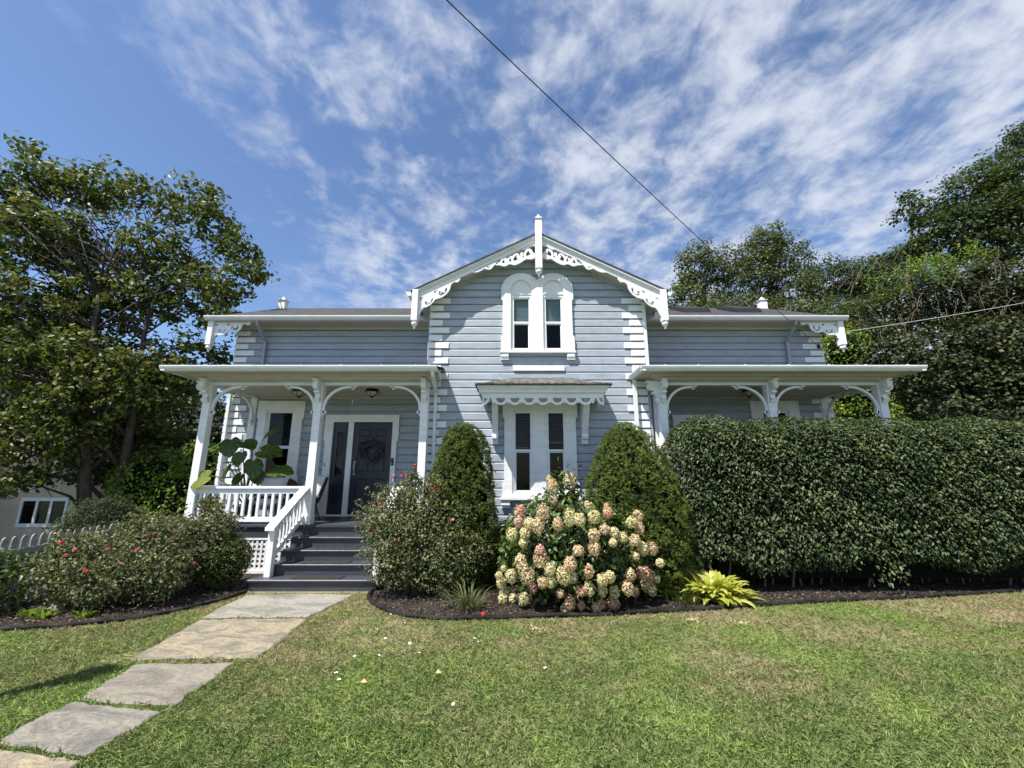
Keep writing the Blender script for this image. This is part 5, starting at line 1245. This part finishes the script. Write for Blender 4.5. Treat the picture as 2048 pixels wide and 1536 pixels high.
# hydrangea
def hydrangea():
    use(71); c0 = Vector((.84, 6.40, .68)); rad = Vector((1.12, .78, .95)); base = (.84, 6.35, .01)
    t = empty('hydrangea', base, 'large hydrangea with many cream and pink flower heads under the window', 'hydrangea')
    heads = [(1150,440,1.1,0),(1252,405,1.25,0),(1135,398,.7,0),(1155,520,1,0),(1192,548,.7,0),(965,580,1,1),(1095,580,1.05,0),(1180,650,.9,0),(960,640,.8,1),(1020,650,1,2),(1070,660,.95,0),(920,710,1,2),(995,705,.9,2),(985,758,.8,2),(1280,550,1,0),(1350,555,1.05,0),(1250,615,1.05,2),(1300,625,1.1,2),(1385,610,1.1,2),(1465,588,.9,1),(1462,560,.6,1),(1600,640,.9,2),(1637,605,.85,0),(1640,675,.8,0),(1385,715,.95,0),(1445,680,.85,0),(1500,700,1,2),(1550,725,.9,2),(1495,755,.8,2),(1620,745,1,0),(1295,800,1,0),(1385,790,.95,0),(1085,850,1.35,0),(1080,800,.9,1),(970,865,1.05,0),(985,905,.85,2),(875,900,.5,0),(915,945,.95,2),(860,985,.95,2),(880,1040,.85,2),(848,940,.6,2),(1010,945,1.15,0),(1135,910,1.1,2),(1248,880,1.05,0),(1215,942,1.15,2),(1265,952,1,2),(1355,915,.85,0),(1145,975,.8,2),(1095,982,.8,0),(1040,1015,.7,1),(1310,1030,.95,1),(1430,965,1,2),(1472,948,1,2),(1660,790,1,2),(1710,790,1,0),(1620,832,.7,0),(1665,925,1.1,1),(1702,955,1,0),(1595,940,.9,0),(1578,1012,1,0),(1615,1030,.8,0),(1680,1000,.9,2),(1505,1040,.8,2),(1360,1020,.9,2),(1195,1045,.8,3),(1435,1030,.7,2),(985,1075,.95,2),(925,1110,.8,2),(870,1132,.95,2),(975,1130,.85,2),(1250,1092,.8,1),(1315,1112,.7,1),(1222,1140,.8,2),(1250,1155,.7,2),(1400,1125,.85,0),(1430,1108,.8,1),(1500,1102,.9,1),(1715,1025,.8,2),(1760,870,.8,2),(1740,960,.6,2)]
    cam0 = Vector((0, 0, CZ)); mb = MB()
    for i, (x, y, s_, kd) in enumerate(heads):
        d = (at(700+x/2.844, 820+y/2.844, 1.0)-cam0); o = cam0-c0
        A = sum((d[k]/rad[k])**2 for k in range(3)); B = 2*sum(d[k]*o[k]/rad[k]**2 for k in range(3)); C = sum((o[k]/rad[k])**2 for k in range(3))-1
        ds = B*B-4*A*C; tt = (-B-math.sqrt(ds))/(2*A) if ds > 0 else -B/(2*A)
        if y < 560: tt = 6.2+.1*(i % 3)
        p = cam0+d*tt; p.z = max(p.z, .06); p.y -= RNG.random()*.05; r = .080*s_*(.85+.3*RNG.random())
        n = int(300*s_); dd = rdir(n); dd[:, 2] = dd[:, 2]*1.1+.1
        Cc = np.array(p)+dd*r*(.55+.45*RNG.random(n)**.35)[:, None]*np.array([1, 1, .9+.35*RNG.random()])*(1+.10*np.sin(dd[:, :1]*7+i)*np.cos(dd[:, 2:3]*6))
        mat = M[('floret', 'floret_pink', 'floret_green', 'floret')[kd]]
        leaf_object('flower_head', mat, Cc, dd+rdir(n)*.45, rdir(n), .027, .025, t, .10, -.05, .5)
        b = Vector((base[0]+(p.x-base[0])*.25, base[1]+.1, .02)); md = b.lerp(p, .55)+Vector((0, .08, .10)); mb.tube([b, md, p], [.010, .007, .005], 5)
    mb.build('stems', M['twig'], t, True, False)
    n = 3300; d = rdir(n); q = .45+.5*RNG.random(n)**.6; P = np.array(c0)+d*np.array(rad)*q[:, None]; O = d
    k2 = rdir(2600); P = np.concatenate([P, np.array(c0)+k2*np.array(rad)*(.15+.5*RNG.random(2600))[:, None]+np.array([0, .15, 0])]); O = np.concatenate([O, k2])
    m = 200; ex = np.array(at(1130, 985, 6.35))+RNG.normal(size=(m, 3))*np.array([.13, .10, .17]); ex2 = ex[:m//2]+np.array([.02, .05, -.12])
    P = np.concatenate([P, ex, ex2]); O = np.concatenate([O, rdir(m+m//2)]); k = P[:, 2] > .06; P, O = P[k], O[k]; n = len(P); sz = .65+.6*RNG.random(n)
    leaf_object('foliage', M['leaf_hyd'], P, O*.5+np.array([0, -.1, .6])+rdir(n)*.6, O*.6+rdir(n)*.6+np.array([0, 0, -.4]), .105*sz, .058*sz, t, .2, .15)
hydrangea()
def long_leaves(name, mat, base, n, L, W, spread, arch, parent=None, seed=1, rmin=.02, elev=(35, 85), wide=.45):
    """arching strap or paddle leaves in a rosette"""
    use(seed); V = []; Fc = []; At = []; S = 6
    for i in range(n):
        a = RNG.random()*2*math.pi; el = R(elev[0]+(elev[1]-elev[0])*RNG.random()); l = L*(.7+.5*RNG.random()); w_ = W*(.75+.45*RNG.random()); r0 = rmin*RNG.random()
        o = Vector((base[0]+r0*math.cos(a)*spread, base[1]+r0*math.sin(a)*spread, base[2])); h = Vector((math.cos(a), math.sin(a), 0)); sd = Vector((-math.sin(a), math.cos(a), 0)); p = o.copy(); b = len(V); at_ = RNG.random()
        for j in range(S+1):
            f = j/S; e = el-arch*f*f*(.8+.4*at_); d = h*math.cos(e)+Vector((0, 0, 1))*math.sin(e); up = d.cross(sd)*-1
            ww = w_*(math.sin(math.pi*min(1, f**wide*.97+.03))**.8)/2+.001
            V += [tuple(p-sd*ww+up*ww*.35), tuple(p), tuple(p+sd*ww+up*ww*.35)]; At += [at_*.6+.4, at_*.6, at_*.6+.4]
            p = p+d*(l/S)
            if j < S: q = b+j*3; Fc += [(q, q+1, q+4, q+3), (q+1, q+2, q+5, q+4)]
    me = bpy.data.meshes.new(name); me.from_pydata(V, [], Fc); x = me.attributes.new('rnd', 'FLOAT', 'POINT'); x.data.foreach_set('value', At); me.materials.append(mat)
    me.polygons.foreach_set('use_smooth', [True]*len(Fc)); return link(name, me, parent)
hb = gr(1440, 1205); hb.y += .15
ho = tag(long_leaves('hosta', M['leaf_hosta'], (hb.x, hb.y, .02), 190, .40, .17, 9, 1.9, None, 81, .03, (25, 85), .5), 'bright yellow-green hosta at the foot of the hedge', 'hosta')
tag(long_leaves('grass_tuft', M['leaf_box'], (gr(1365, 1205).x, 6.35, .01), 170, .26, .010, 9, 1.3, None, 82, .03, (40, 88)), 'green grassy weeds between the hydrangea and the hosta', 'weeds')
tag(long_leaves('dry_weed', M['leaf_rose'], (gr(935, 1225).x, gr(935, 1225).y+.12, .01), 120, .36, .011, 7, 1.5, None, 83, .03, (35, 85)), 'wiry pale green weed at the left foot of the hydrangea', 'weeds')
for i, (x, y) in enumerate(((60, 1232), (85, 1238), (165, 1236))):
    g = gr(x, y); tag(long_leaves('small_weed', M['leaf_fresh'], (g.x, g.y, .015), 26, .13, .03, 3, 1.2, None, 84+i, .03, (25, 70)), ['small yellowish weed at the far left of the left bed', 'small yellowish weed near the left bed edging, right of a similar one', 'small green weed in the left bed mulch below the rose bush'][i], 'weeds', 'weeds sprouting in the left bed')
use(90)
g = gr(967, 1240); rz = empty('rose_sprig', (g.x, g.y, .01), 'single red rose sprig lying at the bed edge on the lawn', 'rose'); rose_head(rz, (g.x, g.y, .06), .038, M['rose_red'], 91)
n = 26; leaf_object('leaves', M['leaf_rose'], np.array([g.x, g.y+.02, .05])+RNG.normal(size=(n, 3))*np.array([.05, .03, .03]), rdir(n)+np.array([0, 0, .8]), rdir(n), .04, .024, rz)
mb = MB(); mb.tube([(g.x+.02, g.y+.10, .0), (g.x, g.y+.03, .04), (g.x, g.y, .055)], .003, 5); mb.build('stem', M['twig'], rz)
def rock(px, py, s_, lb):
    use(95); g = gr(px, py); mb = MB(); vs = []; n = 14; m = 8
    for j in range(m):
        for i in range(n):
            a = 2*math.pi*i/n; b = math.pi*.5*j/(m-1); r = 1+.12*math.sin(a*3+b*2)+.08*math.sin(a*5+1)
            vs.append((g.x+s_*1.6*r*math.cos(a)*math.cos(b), g.y+s_*r*math.sin(a)*math.cos(b), s_*.75*r*math.sin(b)))
    mb.add(vs, [(j*n+i, j*n+(i+1)%n, (j+1)*n+(i+1)%n, (j+1)*n+i) for j in range(m-1) for i in range(n)]); tag(mb.build('rock', M['rock'], None, True), lb, 'rock')
rock(95, 1222, .13, 'rounded brown rock in the mulch of the left bed')
# litter on the lawn
use(97)
BITS = [(397,198,.030),(437,245,.06),(563,270,.065),(612,318,.05),(280,335,.045),(405,330,.045),(185,420,.05),(200,455,.05),(895,243,.035),(912,262,.03),(1070,268,.03),(1255,395,.05),(785,580,.055),(535,165,.03),(465,122,.035)]
WHERE = ['nearest the left end of the right bed edging', 'long one, below the curve of the bed edging', 'largest one, right of the long one below the bed curve', 'just right of and below the largest one', 'left of the cluster on the dry turf', 'thin one in the middle of the dry turf cluster', 'left-hand one near the path side', 'thin curled one below the left-hand one', 'small one below the red rose sprig', 'tiny one under the small one below the red rose', 'small one under the left of the hydrangea', 'lone one in the middle of the lawn', 'folded one lowest of all on the lawn', 'tiny one touching the bed edging', 'tiny one at the curve of the bed edging']
for i, (x, y, s_) in enumerate(BITS):
    s_ *= .62
    g = gr(600+x/2.56, 1180+y/2.56, .04); a = RNG.random()*3; mb = MB(); w_ = s_*.35
    c, s2 = math.cos(a), math.sin(a); P = [(-.5, -.4, 0), (.1, -.5, .2), (.5, -.2, .1), (.45, .3, .35), (-.1, .45, .25), (-.5, .3, .05)]
    mb.add([(g.x+(p[0]*s_*c-p[1]*w_*2*s2), g.y+(p[0]*s_*s2+p[1]*w_*2*c), .035+p[2]*s_*.5) for p in P], [(0, 1, 4, 5), (1, 2, 3, 4)])
    tag(mb.build('paper_scrap', M['paper'], fix=False), 'white scrap on the grass, '+WHERE[i], 'litter', 'white scraps scattered on the lawn')
for (x, y, lb) in ((728, 1365, 'orange-tan fallen leaf on the lawn near the path'), (877, 1346, 'curled tan fallen leaf in the middle of the lawn')):
    g = gr(x, y, .04); leaf = leaf_object('fallen_leaf', M['tanleaf'], np.array([[g.x, g.y, .045]]), np.array([[.2, -.4, 1.]]), np.array([[1., .3, 0]]), .055, .045, None, .3, .1); tag(leaf, lb, 'leaf')
for (x, y, lb) in ((1074, 1258, 'small clump of fallen cream petals below the hydrangea'), (1389, 1240, 'left clump of fallen cream petals below the hosta'), (1480, 1246, 'clump of fallen cream petals below the hosta, right of a similar one')):
    g = gr(x, y, .03); n = 22; o = leaf_object('fallen_petals', M['floret_green'], np.array([g.x, g.y, .04])+RNG.normal(size=(n, 3))*np.array([.05, .04, .006]), rdir(n)*.5+np.array([0, 0, 1]), rdir(n), .026, .022); tag(o, lb, 'petals', 'fallen hydrangea petals on the lawn')
# ================================================================ TREES
def B(px, py, Y, r): return (tuple(at(px, py, Y)), r)
tree('large_leaf_tree', 'big spreading tree with large leaves and several trunks left of the house', 'tree', (-10.75, 11.2, -1.1),
   [B(60, 300, 11, (.45, .5, .30)), B(105, 365, 11, (1.0, 1.0, .6)), B(30, 380, 11, (.9, 1.0, .8)), B(190, 385, 11.2, (1.2, 1.2, .65)), B(300, 400, 11.2, (1.1, 1.2, .6)), B(400, 400, 11.2, (.55, .8, .65)), B(430, 450, 11.2, (.65, .9, .6)), B(465, 500, 11.2, (.7, .9, .5)), B(505, 545, 11, (.55, .7, .32)), B(450, 570, 11, (.7, .8, .45)),
    B(60, 480, 11, (1.7, 1.6, 1.0)), B(190, 500, 11.4, (1.5, 1.6, .9)), B(330, 510, 11.3, (1.2, 1.4, .8)), B(390, 590, 11.2, (1.1, 1.2, .7)), B(250, 600, 11.3, (1.7, 1.5, .9)), B(80, 620, 11, (1.8, 1.7, 1.1)), B(-60, 420, 11, (1.8, 1.6, 1.6)), B(440, 640, 11.4, (.7, .8, .45)), B(400, 705, 11.6, (.9, .9, .5)),
    B(90, 740, 10.8, (1.9, 1.4, 1.0)), B(260, 720, 11.6, (1.7, 1.4, .9)), B(330, 780, 11.8, (1.2, 1.0, .8)), B(70, 870, 10.2, (1.4, 1.1, .7)), B(-20, 930, 10.4, (1.0, .9, .6)), B(140, 830, 10.2, (1.0, .7, .7)), B(-90, 640, 11, (2.2, 1.8, 2.0)), B(240, 860, 11.6, (.9, .7, .7)), B(195, 790, 10.2, (1.1, .6, .6)), B(255, 740, 10.3, (1.0, .6, .6)), B(130, 710, 10, (1.1, .6, .7)), B(300, 860, 12, (1.0, .7, .8)), B(40, 960, 10.2, (.8, .6, .35))],
   M['leaf_tree'], (.15, .105), cl=4.0, per=24, spread=.35, trunk_r=.15, limbs=190, trunks=3, up=.3, seed=201, shell=.30)
tree('broadleaf_tree', 'tall twin-topped tree behind the right roof, left of its neighbours', 'tree', (10.2, 23, 3.2),
   [B(1392, 535, 22, (1.15, 1.3, 1.5)), B(1448, 535, 22, (.85, 1.2, 1.25)), B(1375, 610, 22, (1.3, 1.3, 1.5)), B(1440, 625, 22.5, (1.7, 1.4, 1.4))], M['leaf_olive'], (.15, .11), cl=5.0, per=26, spread=.45, group='trees on the hillside behind the house', limbs=40, seed=202)
tree('broadleaf_tree', 'tallest tree behind the roof vent of the right wing', 'tree', (14.6, 24, 4),
   [B(1532, 482, 23, (1.0, 1.2, 1.0)), B(1575, 515, 23, (1.2, 1.2, 1.3)), B(1510, 520, 23, (.9, 1.2, 1.2)), B(1520, 560, 23, (1.5, 1.3, 1.5)), B(1590, 600, 23, (1.8, 1.4, 1.5))], M['leaf_olive'], (.15, .11), cl=5.0, per=26, spread=.45, group='trees on the hillside behind the house', limbs=40, seed=203)
tree('broadleaf_tree', 'hazy grey-green tree on the hill right of the tallest roofline tree', 'tree', (19, 28, 5),
   [B(1650, 560, 27, (1.8, 1.5, 1.8)), B(1705, 560, 27, (1.4, 1.5, 1.5)), B(1750, 560, 27, (1.6, 1.5, 1.8)), B(1670, 640, 26, (2.2, 1.5, 1.8)), B(1740, 640, 26, (2.0, 1.5, 1.8))], M['leaf_far'], (.15, .11), cl=4.5, per=26, spread=.5, group='trees on the hillside behind the house', limbs=30, seed=204)
tree('broadleaf_tree', 'low light green tree directly behind the right wing roof', 'tree', (10.5, 18.5, .9),
   [B(1420, 640, 18, (1.6, 1.2, 1.1)), B(1510, 640, 18, (1.6, 1.2, 1.2)), B(1600, 650, 18, (1.6, 1.2, 1.3)), B(1680, 660, 17.5, (1.4, 1.2, 1.3))], M['leaf_olive'], (.14, .10), cl=5.0, per=24, spread=.42, group='trees on the hillside behind the house', limbs=30, seed=205)
HG = 'vine-hung trees on the slope at the right'
tree('maple_tree', 'open branched tree standing highest left on the right slope', 'tree', (15.9, 16.5, 3.2),
   [B(1835, 430, 16, (1.0, .9, .75)), B(1880, 455, 16, (.9, .8, .8)), B(1815, 395, 16, (.45, .5, .35)), B(1830, 500, 16, (.8, .8, .6)), B(1770, 515, 16.3, (.5, .6, .35))], M['leaf_far'], (.15, .11), cl=4.6, per=15, spread=.36, group=HG, limbs=46, seed=206, shell=.3)
tree('maple_tree', 'tall leafy tree rising at the right edge of the photo', 'tree', (18.5, 15.5, 4.5),
   [B(1960, 400, 15, (1.7, 1.4, 1.4)), B(2035, 350, 15, (1.4, 1.3, 1.2)), B(2050, 270, 15, (.7, .7, .6)), B(2090, 330, 15, (1.6, 1.4, 1.8)), B(1915, 470, 15, (1.5, 1.3, 1.2)), B(2010, 470, 14.6, (1.8, 1.3, 1.3)), B(2150, 450, 15, (2.0, 1.6, 2.0))], M['leaf_far'], (.14, .10), cl=5.2, per=26, spread=.42, group=HG, limbs=60, seed=207)
tree('maple_tree', 'vine covered tree in the middle of the right slope', 'tree', (15.4, 14.6, 3),
   [B(1870, 600, 14.5, (1.8, 1.3, 1.4)), B(1960, 590, 14, (1.8, 1.3, 1.4)), B(2040, 590, 14, (1.6, 1.3, 1.4)), B(1790, 640, 14.8, (1.3, 1.2, 1.2)), B(2120, 620, 14, (1.8, 1.4, 1.8))], M['leaf_vine'], (.13, .10), cl=6.0, per=24, spread=.40, group=HG, limbs=60, seed=208)
tree('maple_tree', 'dark tree overhanging the right end of the hedge', 'tree', (14.2, 12.8, 1.6),
   [B(1800, 740, 13, (1.3, 1.0, 1.0)), B(1890, 720, 13, (1.5, 1.1, 1.1)), B(1980, 700, 12.6, (1.5, 1.1, 1.1)), B(2060, 720, 12.4, (1.6, 1.1, 1.2)), B(1730, 700, 13.6, (1.0, 1.0, 1.0)), B(2010, 800, 12.4, (1.5, 1.0, 1.0)), B(1900, 810, 12.8, (1.5, 1.0, 1.0)), B(2130, 800, 12.4, (1.6, 1.2, 1.6))], M['leaf_vine'], (.13, .10), cl=6.0, per=24, spread=.38, group=HG, limbs=60, seed=209)
bush('ground_thicket', 'dark undergrowth at the foot of the right slope behind the hedge', 'shrub', [((12.4, 12.0, 1.3), (2.2, 1.0, 1.6)), ((15.0, 12.2, 2.0), (2.4, 1.0, 2.2)), ((10.6, 14.5, 1.6), (1.8, 1.0, 1.8))], M['leaf_vine'], (.13, .09), n=9000, twigs=30, core=.8, seed=210, shell=.75)
# pale new vine growth over the slope trees
def vines():
    use(220); t = empty('climbing_vine', (14.5, 13.9, 3), 'bright yellow-green vine trailing over the trees on the right slope', 'vine')
    mb = MB(); C = []; rr = random.Random(9)
    for k in range(26):
        f = rr.random(); a = at(1700+260*f+rr.uniform(-15, 15), 590-85*f+rr.uniform(-22, 22), 13.3); b = a+Vector((rr.uniform(-.9, .5), rr.uniform(-.3, .2), rr.uniform(-.5, .2)))
        P = [a.lerp(b, i/5)+Vector((0, 0, -.10*math.sin(i))) for i in range(6)]; mb.tube(P, .008, 4)
        for i in range(46): q = rr.random(); C.append(a.lerp(b, q)+Vector([rr.gauss(0, .13) for _ in range(3)]))
    C = np.array([tuple(c) for c in C]); n = len(C); leaf_object('leaves', M['leaf_fresh'], C, rdir(n)+np.array([0, -.3, .8]), rdir(n)+np.array([0, 0, -.4]), .12, .05, t); mb.build('stems', M['twig'], t)
    t = empty('bare_vines', (15, 12.9, 3), 'tangle of bare brown vine stems hanging on the right slope trees', 'vine'); mb = MB()
    for k in range(110):
        f = rr.random(); a = at(rr.choice((rr.uniform(1900, 2060), rr.uniform(1700, 1900))), rr.uniform(480, 720), 12.9+rr.uniform(-.4, .6)); P = [a]; w_ = rr.uniform(-.12, .12)
        for i in range(7): w_ += rr.uniform(-.07, .07); P.append(P[-1]+Vector((w_, rr.uniform(-.08, .08), -rr.uniform(.02, .26))))
        mb.tube(smooth2(P, 4), .005+.004*rr.random(), 4)
    mb.build('stems', M['twig'], t)
vines()
LG = 'background trees left of the house'
tree('broadleaf_tree', 'shady dark tree behind the trunks of the big left tree', 'tree', (-13, 18, -1.5),
   [B(260, 860, 16, (2.2, 1.5, 2.0)), B(380, 850, 16.5, (1.7, 1.5, 1.9)), B(170, 800, 16, (2.2, 1.2, 1.8)), B(420, 930, 16, (1.1, 1, 1.4)), B(170, 920, 15, (1.3, .8, 1.0)), B(60, 800, 15.5, (1.8, .8, 1.2)), B(330, 760, 16, (1.2, .9, .9)), B(100, 700, 16, (2.0, 1.0, 1.3))], M['leaf_vine'], (.16, .12), cl=6, per=24, spread=.5, group=LG, limbs=30, seed=211)
tree('broadleaf_tree', 'dark tree far left above the neighbouring cream house', 'tree', (-26, 24, -2),
   [B(20, 760, 22, (2.6, 2, 2.2)), B(110, 740, 22, (2.4, 2, 2.0)), B(-80, 700, 22, (3, 2, 3))], M['leaf_far'], (.18, .13), cl=4, per=20, spread=.6, group=LG, limbs=30, seed=212)
tree('broadleaf_tree', 'unseen tall tree added to shade the cream neighbouring house from its street side', 'tree', (-24.5, 11, -2),  # out of view, added as a shade source for the neighbour's front
   [((-24.5, 11, 5.5), (3.2, 2.6, 3)), ((-27, 12, 6.5), (3, 2.6, 3)), ((-22.8, 12.3, 7.5), (2.4, 2.2, 2.2)), ((-25, 10, 8.8), (2.6, 2.4, 2))], M['leaf_far'], (.26, .2), cl=3, per=14, spread=.6, group=LG, limbs=24, seed=213)
# ================================================================ NEIGHBOUR, FENCE, WIRES, LAMP
def neighbour():
    t = empty('neighbour_house', (-19, 17, -2), 'cream clapboard neighbouring house with brick porch pillar behind the left tree', 'house')
    mb = MB(); x0, x1 = -26.0, -16.7; y = 16.5; z = -1.2
    while z < 5.2: mb.box(x0, x1, y-.012, y+.0, z, z+.115); mb.box(x0, x1, y-.002, y+.01, z+.115, z+.13); z += .13
    mb.box(x0, x1, y+.01, y+7, -2.2, 5.2); mb.build('wall', M['cream'], t)
    mb = MB(); mb.prism([(x0-.5, 5.15), (x1+.5, 5.15), (-21.3, 8.3)], 'y', y-.5, y+7.4); mb.build('roof', M['shingle'], t)
    for (a, b) in ((-19.0, -17.35),):
        mb = MB(); mb.box(a-.1, b+.1, y-.05, y, -.25, -.12); mb.box(a-.1, b+.1, y-.05, y, .72, .85); 
        for x in (a-.1, (a*2+b)/3-.05, (a+2*b)/3-.05, b): mb.box(x, x+.1, y-.05, y, -.12, .72)
        w_ = mb.build('window', M['white'], t)
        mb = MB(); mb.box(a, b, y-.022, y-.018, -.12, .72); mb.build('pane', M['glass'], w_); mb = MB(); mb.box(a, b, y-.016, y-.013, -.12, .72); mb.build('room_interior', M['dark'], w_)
    mb = MB(); mb.box(-20.9, -20.1, 15.0, 15.6, -2.2, .55); mb.build('brick_pillar', M['brick'], t)
    mb = MB(); mb.box(-21.0, -20.0, 14.95, 15.65, .55, .68); mb.box(-26, -20.0, 15.1, 15.5, .50, .62)
    mb.prism([(-26, .75)]+[(-23.3+2.3*math.cos(R(a)), .72+1.2*math.sin(R(a))) for a in np.linspace(180, 0, 16)]+[(-20.3, .72), (-20.3, 2.4), (-26, 2.4)], 'y', 15.15, 15.4); mb.build('porch_arch', M['cream'], t)
    mb = MB(); mb.box(-26, -20.2, 15.1, 16.5, 2.4, 2.5); mb.build('porch_roof', M['shingle'], t)
neighbour()
def fence():
    t = empty('picket_fence', (-6.95, 6.8, 0), 'low white picket fence, shade-grey in colour, running back beside the left bed', 'fence')
    mb = MB(); X = -6.95; mb.box(X+.01, X+.05, 5.0, 9.0, .22, .30); mb.box(X+.01, X+.05, 5.0, 9.0, .68, .76); mb.build('rails', M['fence'], t)
    for i in range(34):
        y = 5.05+i*.118; m = MB(); P = [(y, .03), (y+.075, .03), (y+.075, .86)]+[(y+.0375+.0375*math.cos(R(a)), .86+.07*math.sin(R(a))) for a in (30, 60, 90, 120, 150)]+[(y, .86)]; m.prism(P, 'x', X-.012, X+.008); m.build('picket', M['fence'], t)
fence()
def wire(a, b, sag, r, mat, lb, name='overhead_wire', n=30):
    P = [Vector(a).lerp(Vector(b), i/n)+Vector((0, 0, -sag*4*(i/n)*(1-i/n))) for i in range(n+1)]; mb = MB(); mb.tube(P, r, 6)
    tag(mb.build(name, M[mat], None, True), lb, 'wire')
pA = at(920, 0, 3.0); pB = at(1636, 692, 9.44); dirn = (pA-pB); pS = pB+dirn*1.6
wire(pS, pB,   .16, .0055, 'chain', 'black overhead wire crossing the sky down to the right wing corner')
mb = MB(); mb.lathe(pB.x+.03, 9.46, [(.03, pB.z-.05), (.035, pB.z), (.02, pB.z+.05)], 8); mb.tube([pB, (pB.x+.06, 9.45, pB.z-.03), (7.52, 9.46, pB.z-.05)], .008, 5)
tag(mb.build('wire_bracket', M['chain'], None, True), 'small dark wire anchor on the right corner quoins', 'bracket')
wire(at(1688, 664, 9.25), at(2300, 555, 11.5), .08, .0065, 'wirelight', 'pale overhead wire running right from the right roof pendant')
wire(at(200, 690, 20), at(640, 745, 20), .3, .012, 'chain', 'thin dark power line behind the leaves of the left tree')
# teal building peeping through the slope trees
t = empty('hillside_house', (24, 26, 8), 'teal painted house gable half hidden in the trees of the right slope', 'house')
a = at(1785, 500, 26); mb = MB(); mb.prism([(a.x, a.z-.3), (a.x+1.6, a.z+.8), (a.x+2.2, a.z+.7), (a.x+2.2, a.z-2.5), (a.x+.1, a.z-2.5)], 'y', 26.1, 30); mb.build('wall', M['teal'], t)
mb = MB(); mb.prism([(a.x-.3, a.z-.35), (a.x+1.6, a.z+.85), (a.x+2.5, a.z+.8), (a.x+2.5, a.z+.6), (a.x+1.6, a.z+.62), (a.x-.3, a.z-.6)], 'y', 25.6, 30.3); mb.build('roof', M['teal'], t)
# street lamp just out of frame whose shadow crosses the lawn
hp = gr(215, 1343)-SD*(5.6/-SD.z)*1.0; hp.z = 5.6
t = empty('street_lamp', (hp.x, hp.y, 0), 'slim dark street lamp casting its thin shadow across the lawn', 'street lamp')
mb = MB(); mb.tube([(hp.x, hp.y, 0), (hp.x, hp.y, 3), (hp.x, hp.y, 5.0)], [.10, .085, .07], 10); mb.build('pole', M['black'], t)
mb = MB(); mb.lathe(hp.x, hp.y, [(.04, 4.95), (.10, 5.1), (.155, 5.35), (.15, 5.5), (.10, 5.62), (.02, 5.72)], 12); mb.build('lantern', M['black'], t)
